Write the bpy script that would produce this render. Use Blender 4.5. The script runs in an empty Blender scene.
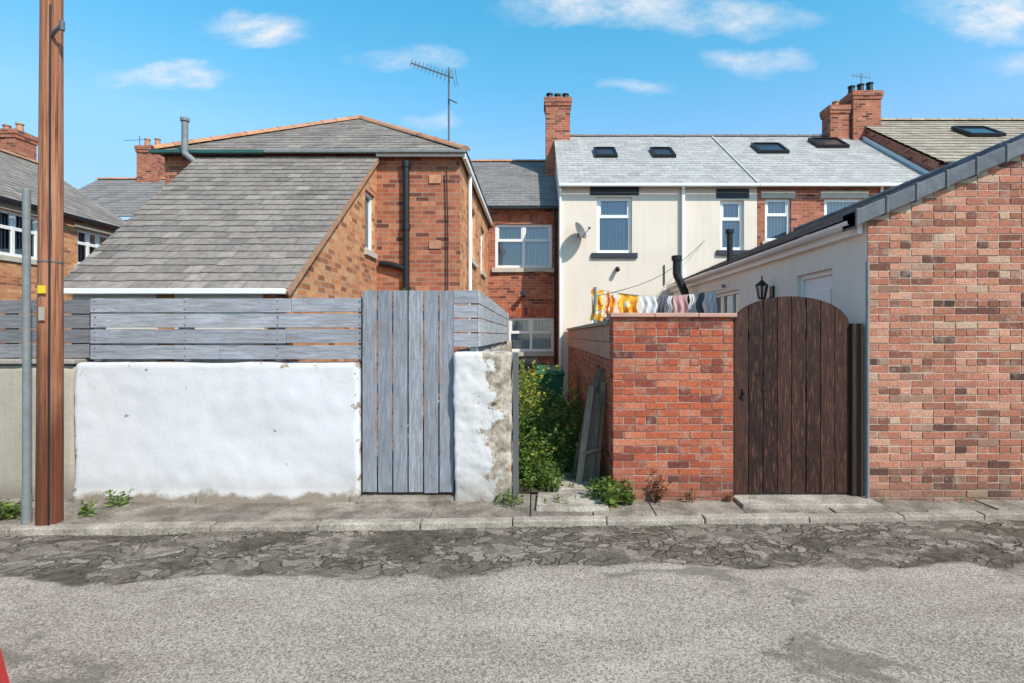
import bpy, math, random
from mathutils import Vector, noise as mnoise, Matrix
R=random.Random(7)
V=Vector
GZ=-.045   # lane pavement level
# ---------------------------------------------------------------- mesh builder
class MB:
    def __init__(s): s.v=[];s.f=[];s.c=[];s.s=[];s.m=[]
    def poly(s,pts,c=None,smooth=False,m=0):
        i=len(s.v); s.v+= [tuple(p) for p in pts]; s.f.append(tuple(range(i,i+len(pts))))
        s.c.append(R.random() if c is None else c); s.s.append(smooth); s.m.append(m)
    def idx(s,verts,faces,c=None,smooth=True,m=0):
        i=len(s.v); s.v+=[tuple(p) for p in verts]
        c=R.random() if c is None else c
        for f in faces:
            s.f.append(tuple(i+k for k in f)); s.c.append(c); s.s.append(smooth); s.m.append(m)
    def hexa(s,p,c=None,m=0):
        s.idx(p,[(3,2,1,0),(4,5,6,7),(0,1,5,4),(1,2,6,5),(2,3,7,6),(3,0,4,7)],c,False,m)
    def box(s,x0,x1,y0,y1,z0,z1,c=None,m=0):
        s.hexa([(x0,y0,z0),(x1,y0,z0),(x1,y1,z0),(x0,y1,z0),(x0,y0,z1),(x1,y0,z1),(x1,y1,z1),(x0,y1,z1)],c,m)
    def obox(s,F,u0,u1,v0,v1,d0,d1,c=None,m=0,j=0):
        J=lambda: R.uniform(-j,j) if j else 0
        s.hexa([F(u0+J(),v0+J(),d1+J()),F(u1+J(),v0+J(),d1+J()),F(u1,v0,d0),F(u0,v0,d0),
                F(u0+J(),v1+J(),d1+J()),F(u1+J(),v1+J(),d1+J()),F(u1,v1,d0),F(u0,v1,d0)],c,m)
    def beam(s,A,B,w,t,up=(0,0,1),c=None,m=0):
        A=V(A);B=V(B);d=(B-A).normalized();up=V(up)
        x=d.cross(up)
        if x.length<1e-4: x=d.cross(V((1,0,0)))
        x.normalize(); y=x.cross(d).normalized(); x*=w/2; y*=t/2
        s.hexa([A-x-y,A+x-y,B+x-y,B-x-y,A-x+y,A+x+y,B+x+y,B-x+y],c,m)
    def cyl(s,A,B,r0,r1=None,n=12,c=None,m=0,cap=True):
        A=V(A);B=V(B);r1=r0 if r1 is None else r1
        d=(B-A).normalized(); x=d.orthogonal().normalized(); y=d.cross(x)
        vs=[];fs=[]
        for P,r in((A,r0),(B,r1)):
            for k in range(n):
                a=2*math.pi*k/n; vs.append(P+x*math.cos(a)*r+y*math.sin(a)*r)
        for k in range(n): fs.append((k,(k+1)%n,n+(k+1)%n,n+k))
        c=R.random() if c is None else c
        s.idx(vs,fs,c,True,m)
        if cap:
            s.poly([vs[k] for k in reversed(range(n))],c,False,m); s.poly(vs[n:],c,False,m)
    def tube(s,pts,r,n=8,c=None,m=0):
        for a,b in zip(pts[:-1],pts[1:]): s.cyl(a,b,r,r,n,c,m)
        for p in pts[1:-1]: s.ball(p,r*1.02,c,m)
    def ball(s,P,r,c=None,m=0,n=8,sc=(1,1,1)):
        vs=[];fs=[];P=V(P)
        for i in range(n//2+1):
            t=math.pi*i/(n//2)
            for k in range(n):
                a=2*math.pi*k/n
                vs.append(P+V((math.sin(t)*math.cos(a)*r*sc[0],math.sin(t)*math.sin(a)*r*sc[1],math.cos(t)*r*sc[2])))
        for i in range(n//2):
            for k in range(n):
                fs.append((i*n+k,i*n+(k+1)%n,(i+1)*n+(k+1)%n,(i+1)*n+k)[::-1])
        s.idx(vs,fs,c,True,m)
    def build(s,name,mats,parent=None,bevel=0):
        me=bpy.data.meshes.new(name); me.from_pydata(s.v,[],s.f)
        if not isinstance(mats,(list,tuple)): mats=[mats]
        for m in mats: me.materials.append(m)
        me.uv_layers.new(name='UVMap'); me.color_attributes.new('rnd','FLOAT_COLOR','CORNER')
        uvs=[0.0]*(2*len(me.loops)); cs=[0.0]*(4*len(me.loops))
        Z=V((0,0,1))
        for p in me.polygons:
            n=p.normal
            p.material_index=s.m[p.index]; p.use_smooth=s.s[p.index]
            if abs(n.z)>.999: U=V((1,0,0));W=V((0,1,0))
            else:
                U=Z.cross(n).normalized(); W=n.cross(U)
            c=s.c[p.index]
            c2=(c*7.131+.37)%1.0
            for li in p.loop_indices:
                co=me.vertices[me.loops[li].vertex_index].co
                uvs[2*li]=co.dot(U); uvs[2*li+1]=co.dot(W)
                cs[4*li]=c; cs[4*li+1]=c2; cs[4*li+3]=1
        me.uv_layers['UVMap'].data.foreach_set('uv',uvs); me.color_attributes['rnd'].data.foreach_set('color',cs)
        ob=bpy.data.objects.new(name,me); bpy.context.collection.objects.link(ob)
        if parent:
            ob.parent=parent; ob.matrix_parent_inverse=Matrix.Translation(-parent.location)
        if bevel:
            b=ob.modifiers.new('b','BEVEL'); b.width=bevel; b.segments=2; b.limit_method='ANGLE'
        return ob
def empty(name,loc=(0,0,0)):
    e=bpy.data.objects.new(name,None); e.location=loc; e.empty_display_size=.3
    bpy.context.collection.objects.link(e); return e
def frame(O,U):
    O=V(O);U=V(U).normalized();N=U.cross(V((0,0,1)))
    return lambda u,v,d=0: O+U*u+V((0,0,v))+N*d
# ---------------------------------------------------------------- materials
class G:
    def __init__(s,nt): s.nt=nt
    def n(s,t,ins={},**pr):
        nd=s.nt.nodes.new('ShaderNode'+t)
        for k,v in pr.items(): setattr(nd,k,v)
        for k,v in ins.items():
            sk=nd.inputs[k]
            if isinstance(v,bpy.types.NodeSocket): s.nt.links.new(v,sk)
            else: sk.default_value=v
        return nd
    def mix(s,f,a,b,blend='MIX'):
        f_=lambda c: (*c,1) if isinstance(c,tuple) and len(c)==3 else c
        return s.n('Mix',{0:f,6:f_(a),7:f_(b)},data_type='RGBA',blend_type=blend).outputs[2]
    def ramp(s,f,stops,interp='LINEAR'):
        nd=s.n('ValToRGB',{0:f}); cr=nd.color_ramp; cr.interpolation=interp
        while len(cr.elements)<len(stops): cr.elements.new(.5)
        for e,(p,c) in zip(cr.elements,stops):
            e.position=p; e.color=(*c,1) if isinstance(c,tuple) else (c,c,c,1)
        return nd.outputs[0]
    def math(s,op,a,b=0,clamp=False):
        return s.n('Math',{0:a,1:b},operation=op,use_clamp=clamp).outputs[0]
    def noise(s,vec,scale,detail=4,rough=.6,dist=0):
        return s.n('TexNoise',{'Vector':vec,'Scale':scale,'Detail':min(detail,4.5),'Roughness':rough,'Distortion':dist}).outputs['Fac']
    def map(s,vec,scale=(1,1,1),loc=(0,0,0)):
        return s.n('Mapping',{'Vector':vec,'Scale':scale,'Location':loc}).outputs[0]
def newmat(name):
    m=bpy.data.materials.new(name); m.use_nodes=True; m.node_tree.nodes.clear()
    return m,G(m.node_tree)
def finish(m,g,col,rough=.8,height=None,bs=.3,bd=.01,metal=0,spec=.3,extra=None):
    ins={'Base Color':(*col,1) if isinstance(col,tuple) else col,'Roughness':rough,'Metallic':metal,'Specular IOR Level':spec}
    if height is not None:
        ins['Normal']=g.n('Bump',{'Height':height,'Strength':bs,'Distance':bd}).outputs[0]
    p=g.n('BsdfPrincipled',ins)
    o=g.n('OutputMaterial'); g.nt.links.new(p.outputs[0],o.inputs[0]); return m
def simple(name,col,rough=.5,metal=0,var=.15,sc=6,spec=.4,bump=.1):
    m,g=newmat(name); tc=g.n('TexCoord').outputs['Object']
    nz=g.noise(tc,sc,4)
    c=g.mix(nz,tuple(x*(1-var) for x in col),tuple(min(1,x*(1+var)) for x in col))
    return finish(m,g,c,rough,g.noise(tc,60,2) if bump>.2 else None,bump,.003,metal,spec)
def brick_tex(name,cols,mortar,dirt=.5):
    m,g=newmat(name); tc=g.n('TexCoord'); uv=tc.outputs['UV']; ob=tc.outputs['Object']
    s=g.n('SeparateXYZ',{0:uv}); vv=g.math('DIVIDE',s.outputs[1],.075)
    row=g.math('FLOOR',vv); uu=g.math('ADD',g.math('DIVIDE',s.outputs[0],.225),g.math('MULTIPLY',g.math('FLOORED_MODULO',row,2.0),.5))
    cell=g.n('CombineXYZ',{0:g.math('FLOOR',uu),1:row}).outputs[0]
    wn=g.n('TexWhiteNoise',{'Vector':cell},noise_dimensions='3D').outputs['Value']
    fu=g.math('FRACT',uu); fv=g.math('FRACT',vv)
    du=g.math('MULTIPLY',g.math('MINIMUM',fu,g.math('SUBTRACT',1.0,fu)),.225); dv=g.math('MULTIPLY',g.math('MINIMUM',fv,g.math('SUBTRACT',1.0,fv)),.075)
    d=g.math('MINIMUM',du,dv)
    mo=g.n('MapRange',{0:d,1:.003,2:.008,3:1.0,4:0.0}).outputs[0]
    c=g.ramp(wn,[(i/(len(cols)-1),c) for i,c in enumerate(cols)])
    n1=g.noise(ob,1.3,4); n2=g.noise(ob,9,4)
    c=g.mix(.3,c,g.ramp(n2,[(.3,.25),(.7,.9)]),'OVERLAY')
    c=g.mix(mo,c,g.mix(n2,tuple(x*.75 for x in mortar),mortar))
    c=g.mix(g.math('MULTIPLY',g.ramp(n1,[(.4,0.0),(.75,1.0)]),dirt),c,g.mix(1.0,c,(.5,.46,.43),'MULTIPLY'))
    return finish(m,g,c,.9,None,spec=.15)
def brick_real(name,cols,dark=.5):
    m,g=newmat(name); tc=g.n('TexCoord'); ob=tc.outputs['Object']
    at=g.n('Attribute',attribute_name='rnd').outputs['Color']
    sp=g.n('SeparateColor',{0:at})
    c=g.ramp(sp.outputs[0],[(i/(len(cols)-1),c) for i,c in enumerate(cols)])
    n2=g.noise(ob,45,4,.7); n1=g.noise(ob,1.2,3); n3=g.noise(ob,9,4)
    c=g.mix(.6,c,g.ramp(n2,[(.3,.2),(.7,.8)]),'OVERLAY')
    c=g.mix(g.ramp(n3,[(.54,0.0),(.72,.5)]),c,(.42,.35,.29))
    c=g.mix(g.math('MULTIPLY',g.ramp(n1,[(.42,0.0),(.75,1.0)]),dark),c,g.mix(1.0,c,(.45,.4,.38),'MULTIPLY'))
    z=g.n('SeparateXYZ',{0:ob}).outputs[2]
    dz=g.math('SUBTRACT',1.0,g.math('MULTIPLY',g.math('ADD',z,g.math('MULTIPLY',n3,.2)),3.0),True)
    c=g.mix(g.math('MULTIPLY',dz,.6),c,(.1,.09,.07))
    return finish(m,g,c,.9,g.math('ADD',n2,n3),.5,.006,spec=.15)
def slate_mat(name,cols,lichen=(.3,.28,.2),la=.35):
    m,g=newmat(name); tc=g.n('TexCoord'); ob=tc.outputs['Object']
    at=g.n('Attribute',attribute_name='rnd').outputs['Color']
    sp=g.n('SeparateColor',{0:at})
    c=g.ramp(sp.outputs[0],[(i/(len(cols)-1),c) for i,c in enumerate(cols)])
    n1=g.noise(ob,1.2,4); n2=g.noise(ob,14,4,.7)
    c=g.mix(.6,c,g.ramp(n2,[(.3,.3),(.7,.8)]),'OVERLAY')
    c=g.mix(g.math('MULTIPLY',g.ramp(n1,[(.4,0.0),(.7,1.0)]),la),c,lichen)
    c=g.mix(g.ramp(n2,[(.6,0.0),(.72,.5)]),c,lichen)
    return finish(m,g,c,.75,None,spec=.25)
def wood_mat(name,c0,c1,axis,rough=.75,peel=None,pa=.0,ov=.55):
    m,g=newmat(name); tc=g.n('TexCoord'); ob=tc.outputs['Object']
    at=g.n('Attribute',attribute_name='rnd').outputs['Color']
    sp=g.n('SeparateColor',{0:at})
    s={'x':(1.2,14,14),'z':(14,14,1.2),'y':(14,1.2,14)}[axis]
    off=g.n('VectorMath',{0:g.map(ob,s),1:g.n('VectorMath',{0:at,'Scale':30.0},operation='SCALE').outputs[0]},operation='ADD').outputs[0]
    n1=g.noise(off,3,5,.7,.6); n2=g.noise(ob,2.0,3); n3=g.noise(off,10,3,.6)
    c=g.mix(sp.outputs[0],c0,c1)
    c=g.mix(ov,c,g.ramp(n1,[(.3,.2),(.7,.85)]),'OVERLAY')
    c=g.mix(g.ramp(n3,[(.6,0.0),(.75,.6)]),c,tuple(x*.4 for x in c0))
    c=g.mix(g.math('MULTIPLY',g.ramp(n2,[(.4,0.0),(.75,1.0)]),.45),c,g.mix(1.0,c,(.6,.56,.5),'MULTIPLY'))
    if peel: c=g.mix(g.ramp(g.noise(off,5,5,.7),[(.54,0.0),(.64,pa)]),c,peel)
    return finish(m,g,c,rough,g.math('ADD',n1,n3),.5,.004,spec=.25)
def render_mat(name,col,dirt=(.3,.26,.2),da=.35,bump=.25,sc=40,base=True,streak=.25):
    m,g=newmat(name); tc=g.n('TexCoord'); ob=tc.outputs['Object']
    n1=g.noise(ob,.9,4,.6); n2=g.noise(ob,sc,4,.7); n3=g.noise(g.map(ob,(6,6,.5)),1.5,4)
    c=g.mix(g.math('MULTIPLY',g.ramp(n1,[(.45,0.0),(.8,1.0)]),da),col,dirt)
    c=g.mix(g.math('MULTIPLY',g.ramp(n3,[(.5,0.0),(.8,1.0)]),streak),c,dirt)
    c=g.mix(.12,c,g.ramp(n2,[(.3,.2),(.7,.8)]),'OVERLAY')
    if base:
        z=g.n('SeparateXYZ',{0:ob}).outputs[2]
        dz=g.math('SUBTRACT',1.0,g.math('MULTIPLY',g.math('ADD',z,g.math('MULTIPLY',g.math('SUBTRACT',.5,n1),.3)),5.0),True)
        c=g.mix(g.math('MULTIPLY',dz,.7),c,(.2,.17,.13))
    return finish(m,g,c,.9,n2,bump,.006,spec=.15)

M={}
M['brick_orange_sunlit']=brick_tex('brick_orange_sunlit',[(.26,.1,.05),(.54,.21,.095),(.64,.3,.14),(.5,.185,.085),(.66,.36,.18),(.3,.11,.06)],(.48,.37,.27),dirt=.3)  # brick for sun-facing side walls, the sunlit orange is put into its colours
M['brick_brown_shaded']=brick_tex('brick_brown_shaded',[(.1,.042,.032),(.38,.12,.065),(.46,.155,.08),(.32,.095,.055),(.5,.2,.11),(.2,.065,.045)],(.38,.29,.22),dirt=.35)  # same house brick for the front, its weaker sunlight painted in as darker tones
M['brick_red']=brick_tex('brick_red',[(.12,.042,.034),(.38,.115,.068),(.45,.145,.082),(.32,.095,.06),(.48,.19,.115)],(.4,.31,.24),dirt=.35)
M['brick_pier']=brick_real('brick_pier',[(.15,.05,.042),(.38,.09,.05),(.47,.12,.06),(.42,.1,.05),(.52,.18,.1),(.26,.065,.045)],.35)
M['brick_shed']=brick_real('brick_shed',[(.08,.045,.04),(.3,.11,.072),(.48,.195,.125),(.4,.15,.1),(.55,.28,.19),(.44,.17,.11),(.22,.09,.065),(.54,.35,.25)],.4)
M['mortar']=render_mat('mortar',(.52,.42,.33),bump=.5,sc=80)
M['mortar_red']=render_mat('mortar_red',(.4,.31,.25),bump=.5,sc=80)
M['slate']=slate_mat('slate',[(.155,.132,.118),(.215,.183,.163),(.25,.213,.19),(.185,.16,.147),(.3,.255,.222)],(.35,.3,.255),la=.35)
M['slate_dark']=slate_mat('slate_dark',[(.15,.138,.137),(.2,.184,.182),(.22,.204,.2),(.17,.158,.158)],(.27,.245,.22),la=.35)
M['slate_light']=slate_mat('slate_light',[(.3,.292,.29),(.37,.36,.355),(.42,.408,.4),(.33,.322,.32)],(.46,.44,.41),.35)
M['tile_brown']=slate_mat('tile_brown',[(.27,.22,.175),(.34,.28,.22),(.39,.33,.26)],(.4,.34,.28),.4)
M['under']=simple('roof_underlay',(.05,.05,.05),.9)
M['terracotta']=slate_mat('terracotta',[(.36,.15,.08),(.5,.24,.13),(.42,.2,.12)],(.35,.28,.2),.4)
M['verge']=slate_mat('verge_grey',[(.09,.1,.12),(.13,.14,.16),(.11,.12,.135)],(.18,.18,.18),.2)
M['fence_h']=wood_mat('fence_paint_h',(.28,.285,.325),(.37,.37,.405),'x',peel=(.22,.195,.17),pa=.55)
M['fence_s_lit']=wood_mat('fence_paint_side_lit',(.36,.36,.39),(.43,.43,.46),'y')  # paler copy of the fence paint, sunlight on the side slats is in the colour
M['fence_v']=wood_mat('fence_paint_v',(.22,.235,.275),(.33,.34,.375),'z',peel=(.17,.155,.14),pa=.65)
M['fence_old']=wood_mat('fence_old',(.15,.145,.155),(.23,.225,.235),'x')
M['gate_brown']=wood_mat('gate_brown',(.024,.01,.008),(.06,.024,.017),'z',.65,peel=(.16,.07,.045),pa=.75,ov=.85)
M['post_dark']=wood_mat('post_dark',(.04,.022,.016),(.055,.03,.022),'z')
M['plank']=wood_mat('old_plank',(.14,.1,.075),(.28,.22,.17),'z')
M['cream']=render_mat('cream_render',(.78,.67,.57),(.45,.37,.28),.25,.15,60,False,.2)
M['white_render']=render_mat('shed_render',(.85,.78,.69),(.6,.5,.4),.3,.2,60,False,.25)
M['grey_wall']=render_mat('old_grey_render',(.44,.38,.31),(.2,.17,.13),.6,.5,25)
M['upvc']=simple('white_upvc',(.8,.8,.79),.35,var=.04)
M['black']=simple('black_plastic',(.015,.016,.018),.4)
M['lead']=simple('dark_lintel_paint',(.03,.035,.05),.6)
M['metal']=simple('galvanised',(.4,.42,.44),.4,.7)
M['grey_paint']=simple('grey_pole_paint',(.2,.215,.22),.5,var=.35,sc=12)
M['dish']=simple('dish_grey',(.12,.12,.13),.5)
M['green_bin']=simple('green_bin_plastic',(.02,.13,.06),.45)
M['green_gutter']=simple('green_gutter',(.03,.1,.09),.45)
M['concrete']=simple('concrete_coping',(.36,.31,.27),.9,var=.35,sc=9,bump=.5)
M['pink_coping']=simple('pink_coping',(.5,.29,.23),.9,var=.35,sc=7,bump=.4)
M['stone']=simple('stone_sill',(.5,.45,.38),.85,var=.25)
M['inside']=simple('dark_interior',(.02,.022,.028),.9)
M['blind']=simple('window_blind',(.6,.62,.66),.8,var=.1)
M['curtain']=simple('net_curtain',(.26,.4,.58),.8,var=.3,sc=4)
M['yellow']=simple('yellow_tag',(.8,.55,.03),.6)
def glass():
    m,g=newmat('window_glass')
    t=g.n('BsdfTransparent',{'Color':(.8,.85,.88,1)}); gl=g.n('BsdfGlossy',{'Roughness':.03,'Color':(.9,.95,1,1)})
    lw=g.n('LayerWeight',{'Blend':.35}).outputs['Fresnel']
    f=g.math('ADD',lw,.12,True)
    mx=g.n('MixShader',{0:f}); g.nt.links.new(t.outputs[0],mx.inputs[1]); g.nt.links.new(gl.outputs[0],mx.inputs[2])
    o=g.n('OutputMaterial'); g.nt.links.new(mx.outputs[0],o.inputs[0]); return m
M['glass']=glass()
def sky_glass():
    m,g=newmat('skylight_glass'); return finish(m,g,(.03,.04,.05),.12,spec=.5)
M['skyglass']=sky_glass()
def leafmat(name,cols):
    m,g=newmat(name)
    at=g.n('Attribute',attribute_name='rnd').outputs['Color']; sp=g.n('SeparateColor',{0:at})
    c=g.ramp(sp.outputs[0],[(i/(len(cols)-1),c) for i,c in enumerate(cols)])
    p=g.n('BsdfPrincipled',{'Base Color':c,'Roughness':.5,'Specular IOR Level':.35}); t=g.n('BsdfTranslucent',{'Color':c})
    mx=g.n('MixShader',{0:.4}); g.nt.links.new(p.outputs[0],mx.inputs[1]); g.nt.links.new(t.outputs[0],mx.inputs[2])
    o=g.n('OutputMaterial'); g.nt.links.new(mx.outputs[0],o.inputs[0]); return m
M['leaf']=leafmat('leaf_green',[(.04,.08,.015),(.1,.17,.03),(.17,.25,.05),(.25,.31,.07),(.11,.19,.04)])
M['leafy']=leafmat('leaf_yellow',[(.28,.3,.05),(.6,.5,.07),(.2,.28,.05)])
M['leafred']=leafmat('leaf_dry',[(.2,.05,.03),(.12,.08,.03),(.28,.1,.05)])
def whitewall():
    m,g=newmat('whitewashed_render'); tc=g.n('TexCoord'); ob=tc.outputs['Object']
    n1=g.noise(ob,1.1,4.5,.6); n2=g.noise(ob,22,4,.65); n4=g.noise(ob,3.5,4,.6)
    c=g.mix(g.math('MULTIPLY',g.ramp(n1,[(.4,0.0),(.7,1.0)]),.3),(.67,.65,.67),(.54,.5,.5))
    c=g.mix(g.ramp(n4,[(.58,0.0),(.75,.3)]),c,(.56,.51,.47))
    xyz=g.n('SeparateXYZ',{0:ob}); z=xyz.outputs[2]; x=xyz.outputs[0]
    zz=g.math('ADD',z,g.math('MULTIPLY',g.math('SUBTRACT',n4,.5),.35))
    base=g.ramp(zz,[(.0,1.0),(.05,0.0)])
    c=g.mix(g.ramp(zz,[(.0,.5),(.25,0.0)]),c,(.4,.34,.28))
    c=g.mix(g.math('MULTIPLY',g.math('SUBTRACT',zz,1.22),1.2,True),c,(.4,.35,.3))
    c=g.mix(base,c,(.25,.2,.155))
    n5=g.noise(ob,7,4.5,.7)
    e1=g.math('ADD',g.math('MULTIPLY',g.math('SUBTRACT',z,1.28),6.0,True),g.math('MULTIPLY',g.math('SUBTRACT',x,-1.9),8.0,True))
    e1=g.math('ADD',e1,g.math('MULTIPLY',g.math('SUBTRACT',-4.6,x),6.0,True))
    pe=g.ramp(g.math('ADD',n5,g.math('MULTIPLY',e1,.19)),[(.70,0.0),(.73,1.0)])
    c=g.mix(pe,c,g.mix(n2,(.22,.17,.12),(.4,.33,.26)))
    h=g.math('ADD',g.math('ADD',n2,n4),g.math('MULTIPLY',pe,-.6))
    return finish(m,g,c,.85,h,.3,.01,spec=.2)
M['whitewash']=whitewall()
def piermat():
    m,g=newmat('flaking_stone_pier'); tc=g.n('TexCoord'); ob=tc.outputs['Object']
    n1=g.noise(ob,4,4.5,.65); n2=g.noise(ob,25,4.5,.7); n3=g.noise(ob,9,4,.6)
    stone=g.ramp(n3,[(.32,(.2,.16,.125)),(.45,(.36,.29,.22)),(.58,(.5,.44,.38)),(.7,(.36,.21,.13))])
    stone=g.mix(.55,stone,g.ramp(n2,[(.3,.2),(.7,.85)]),'OVERLAY')
    x=g.n('SeparateXYZ',{0:ob}).outputs[0]
    f=g.math('ADD',n1,g.math('MULTIPLY',g.math('SUBTRACT',-.5,x),1.0))
    mask=g.ramp(f,[(.46,0.0),(.5,1.0)])
    c=g.mix(mask,stone,g.mix(n2,(.57,.53,.51),(.68,.66,.67)))
    z=g.n('SeparateXYZ',{0:ob}).outputs[2]
    c=g.mix(g.math('MULTIPLY',g.math('SUBTRACT',1.0,g.math('MULTIPLY',z,3.0),True),.6),c,(.24,.19,.14))
    return finish(m,g,c,.9,g.math('ADD',g.math('ADD',g.math('MULTIPLY',mask,.6),n2),n3),.5,.01,spec=.15)
M['pier']=piermat()
def roadmat():
    m,g=newmat('worn_asphalt'); tc=g.n('TexCoord'); ob=tc.outputs['Object']
    at=g.n('SeparateColor',{0:g.n('Attribute',attribute_name='roadmask').outputs['Color']}); strip=at.outputs[0]; miss=at.outputs[1]; flat=at.outputs[2]
    wn=g.n('TexNoise',{'Vector':ob,'Scale':2.0,'Detail':4}).outputs['Color']
    warp=g.n('VectorMath',{0:ob,1:g.n('VectorMath',{0:wn,'Scale':.55},operation='SCALE').outputs[0]},operation='ADD').outputs[0]
    wn2=g.n('TexNoise',{'Vector':ob,'Scale':9.0,'Detail':3}).outputs['Color']
    warp2=g.n('VectorMath',{0:warp,1:g.n('VectorMath',{0:wn2,'Scale':.14},operation='SCALE').outputs[0]},operation='ADD').outputs[0]
    big=g.noise(ob,.5,4,.6); mid=g.noise(g.map(ob,(.5,1.3,1)),2.2,4.5,.7); fine=g.noise(ob,75,4,.9)
    st=g.n('TexVoronoi',{'Vector':ob,'Scale':110.0},feature='F1')
    base=g.ramp(mid,[(.3,(.31,.25,.205)),(.5,(.43,.36,.3)),(.72,(.54,.46,.39))])
    base=g.mix(g.ramp(big,[(.35,.55),(.6,0.0)]),base,(.32,.265,.22))
    base=g.mix(.75,base,g.ramp(fine,[(.34,.08),(.66,.92)]),'OVERLAY')
    srnd=g.n('SeparateColor',{0:st.outputs['Color']}).outputs[0]
    base=g.mix(g.ramp(srnd,[(.78,0.0),(.82,.55)]),base,(.66,.57,.49))
    base=g.mix(g.ramp(srnd,[(.16,.65),(.2,0.0)]),base,(.14,.115,.095))
    n6=g.noise(g.map(ob,(.55,1.1,1),(3.1,.4,0)),.9,4.5,.75,.5)
    pt=g.ramp(n6,[(.585,0.0),(.63,1.0)])
    base=g.mix(g.math('MULTIPLY',pt,.7),base,g.mix(fine,(.06,.048,.04),(.32,.27,.225)))
    v=g.n('TexVoronoi',{'Vector':g.map(warp2,(.4,.8,1),(.3,.2,0)),'Scale':.8},feature='DISTANCE_TO_EDGE').outputs[0]
    c1=g.math('MULTIPLY',g.ramp(v,[(0,1.0),(.006,0.0)]),g.ramp(mid,[(.46,0.0),(.56,.8)]))
    v2=g.n('TexVoronoi',{'Vector':g.map(warp2,(.7,1.1,1)),'Scale':5.0},feature='DISTANCE_TO_EDGE').outputs[0]
    c2=g.math('MULTIPLY',g.ramp(v2,[(0,1.0),(.03,0.0)]),g.ramp(n6,[(.54,0.0),(.6,1.0)]))
    cr=g.math('MAXIMUM',c1,g.math('MULTIPLY',c2,.6))
    base=g.mix(g.math('MULTIPLY',cr,.6),base,(.11,.085,.065))
    w3=g.map(warp2,(1,1.5,1))
    v3=g.n('TexVoronoi',{'Vector':w3,'Scale':7.5},feature='DISTANCE_TO_EDGE').outputs[0]
    vc=g.n('SeparateColor',{0:g.n('TexVoronoi',{'Vector':w3,'Scale':7.5},feature='F1').outputs['Color']}).outputs[0]
    gn=g.noise(ob,14,4,.7)
    gw=g.ramp(g.math('ADD',v3,g.math('MULTIPLY',g.math('SUBTRACT',gn,.5),.14)),[(0,1.0),(.03,.8),(.1,0.0)])
    gap=g.math('MAXIMUM',g.math('MULTIPLY',gw,g.math('SUBTRACT',1.0,g.math('MULTIPLY',flat,.7))),miss)
    cc=g.ramp(vc,[(0,(.13,.105,.085)),(.5,(.21,.172,.142)),(1,(.33,.275,.23))])
    cc=g.mix(.85,cc,g.ramp(fine,[(.34,.08),(.66,.92)]),'OVERLAY')
    cc=g.mix(gap,cc,g.mix(g.ramp(gn,[(.35,0.0),(.65,1.0)]),(.045,.036,.027),(.15,.12,.09)))
    c=g.mix(strip,base,cc)
    h=g.math('ADD',g.math('MULTIPLY',fine,.9),g.math('MULTIPLY',g.math('ADD',g.math('MULTIPLY',c1,.6),g.math('MULTIPLY',gap,strip)),-1.3))
    return finish(m,g,c,.92,h,.85,.012,spec=.12)
M['road']=roadmat()
def concmat(name,a,b,dk):
    m,g=newmat(name); tc=g.n('TexCoord'); ob=tc.outputs['Object']
    at=g.n('SeparateColor',{0:g.n('Attribute',attribute_name='rnd').outputs['Color']}).outputs[0]
    n1=g.noise(ob,3,4.5,.7); n2=g.noise(ob,60,3,.7)
    c=g.mix(at,a,b); c=g.mix(g.ramp(n1,[(.38,0.0),(.6,.85)]),c,dk)
    c=g.mix(.6,c,g.ramp(n2,[(.3,.15),(.7,.85)]),'OVERLAY')
    return finish(m,g,c,.9,g.math('ADD',n1,n2),.6,.008,spec=.15)
M['paving']=concmat('paving_concrete',(.26,.215,.18),(.36,.305,.255),(.13,.105,.084))
M['kerb']=concmat('kerb_stone',(.37,.315,.265),(.5,.43,.36),(.24,.2,.165))
M['soil']=concmat('soil',(.12,.095,.07),(.16,.13,.1),(.05,.05,.025))
M['pebble']=concmat('pebbles',(.16,.14,.12),(.42,.38,.34),(.2,.18,.16))
def creosote():
    m,g=newmat('creosoted_pole'); tc=g.n('TexCoord'); ob=tc.outputs['Object']
    n1=g.noise(g.map(ob,(22,22,.6)),2,4.5,.7,.4); n2=g.noise(ob,1.2,3)
    c=g.ramp(n1,[(.3,(.14,.048,.028)),(.5,(.35,.145,.08)),(.72,(.52,.27,.16))])
    z=g.n('SeparateXYZ',{0:ob}).outputs[2]
    c=g.mix(g.ramp(g.math('ADD',g.math('MULTIPLY',z,.2),g.math('MULTIPLY',g.math('SUBTRACT',n2,.5),.5)),[(.15,.8),(.42,0.0)]),c,(.09,.025,.014))
    ck=g.noise(g.map(ob,(60,60,.8)),1.5,3,.6)
    c=g.mix(g.ramp(ck,[(.6,0.0),(.68,.85)]),c,(.025,.012,.008))
    return finish(m,g,c,.8,g.math('SUBTRACT',n1,ck),.6,.01,spec=.15)
M['pole']=creosote()
def towel(name,a,b,c3,sc):
    m,g=newmat(name); ob=g.n('TexCoord').outputs['Object']
    v=g.noise(ob,sc,2,.4,.6)
    c=g.ramp(v,[(.42,a),(.46,b),(.56,b),(.6,c3)]); return finish(m,g,c,.9)
M['tw1']=towel('orange_towel',(.85,.25,.02),(.9,.5,.05),(.85,.75,.6),7)
M['tw2']=towel('floral_towel',(.85,.8,.7),(.85,.25,.04),(.9,.55,.1),9)
M['tw3']=simple('white_cloth',(.75,.73,.72),.9)
M['tw4']=simple('pink_cloth',(.6,.35,.34),.9)
M['tw5']=simple('grey_cloth',(.12,.13,.17),.9)
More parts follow.
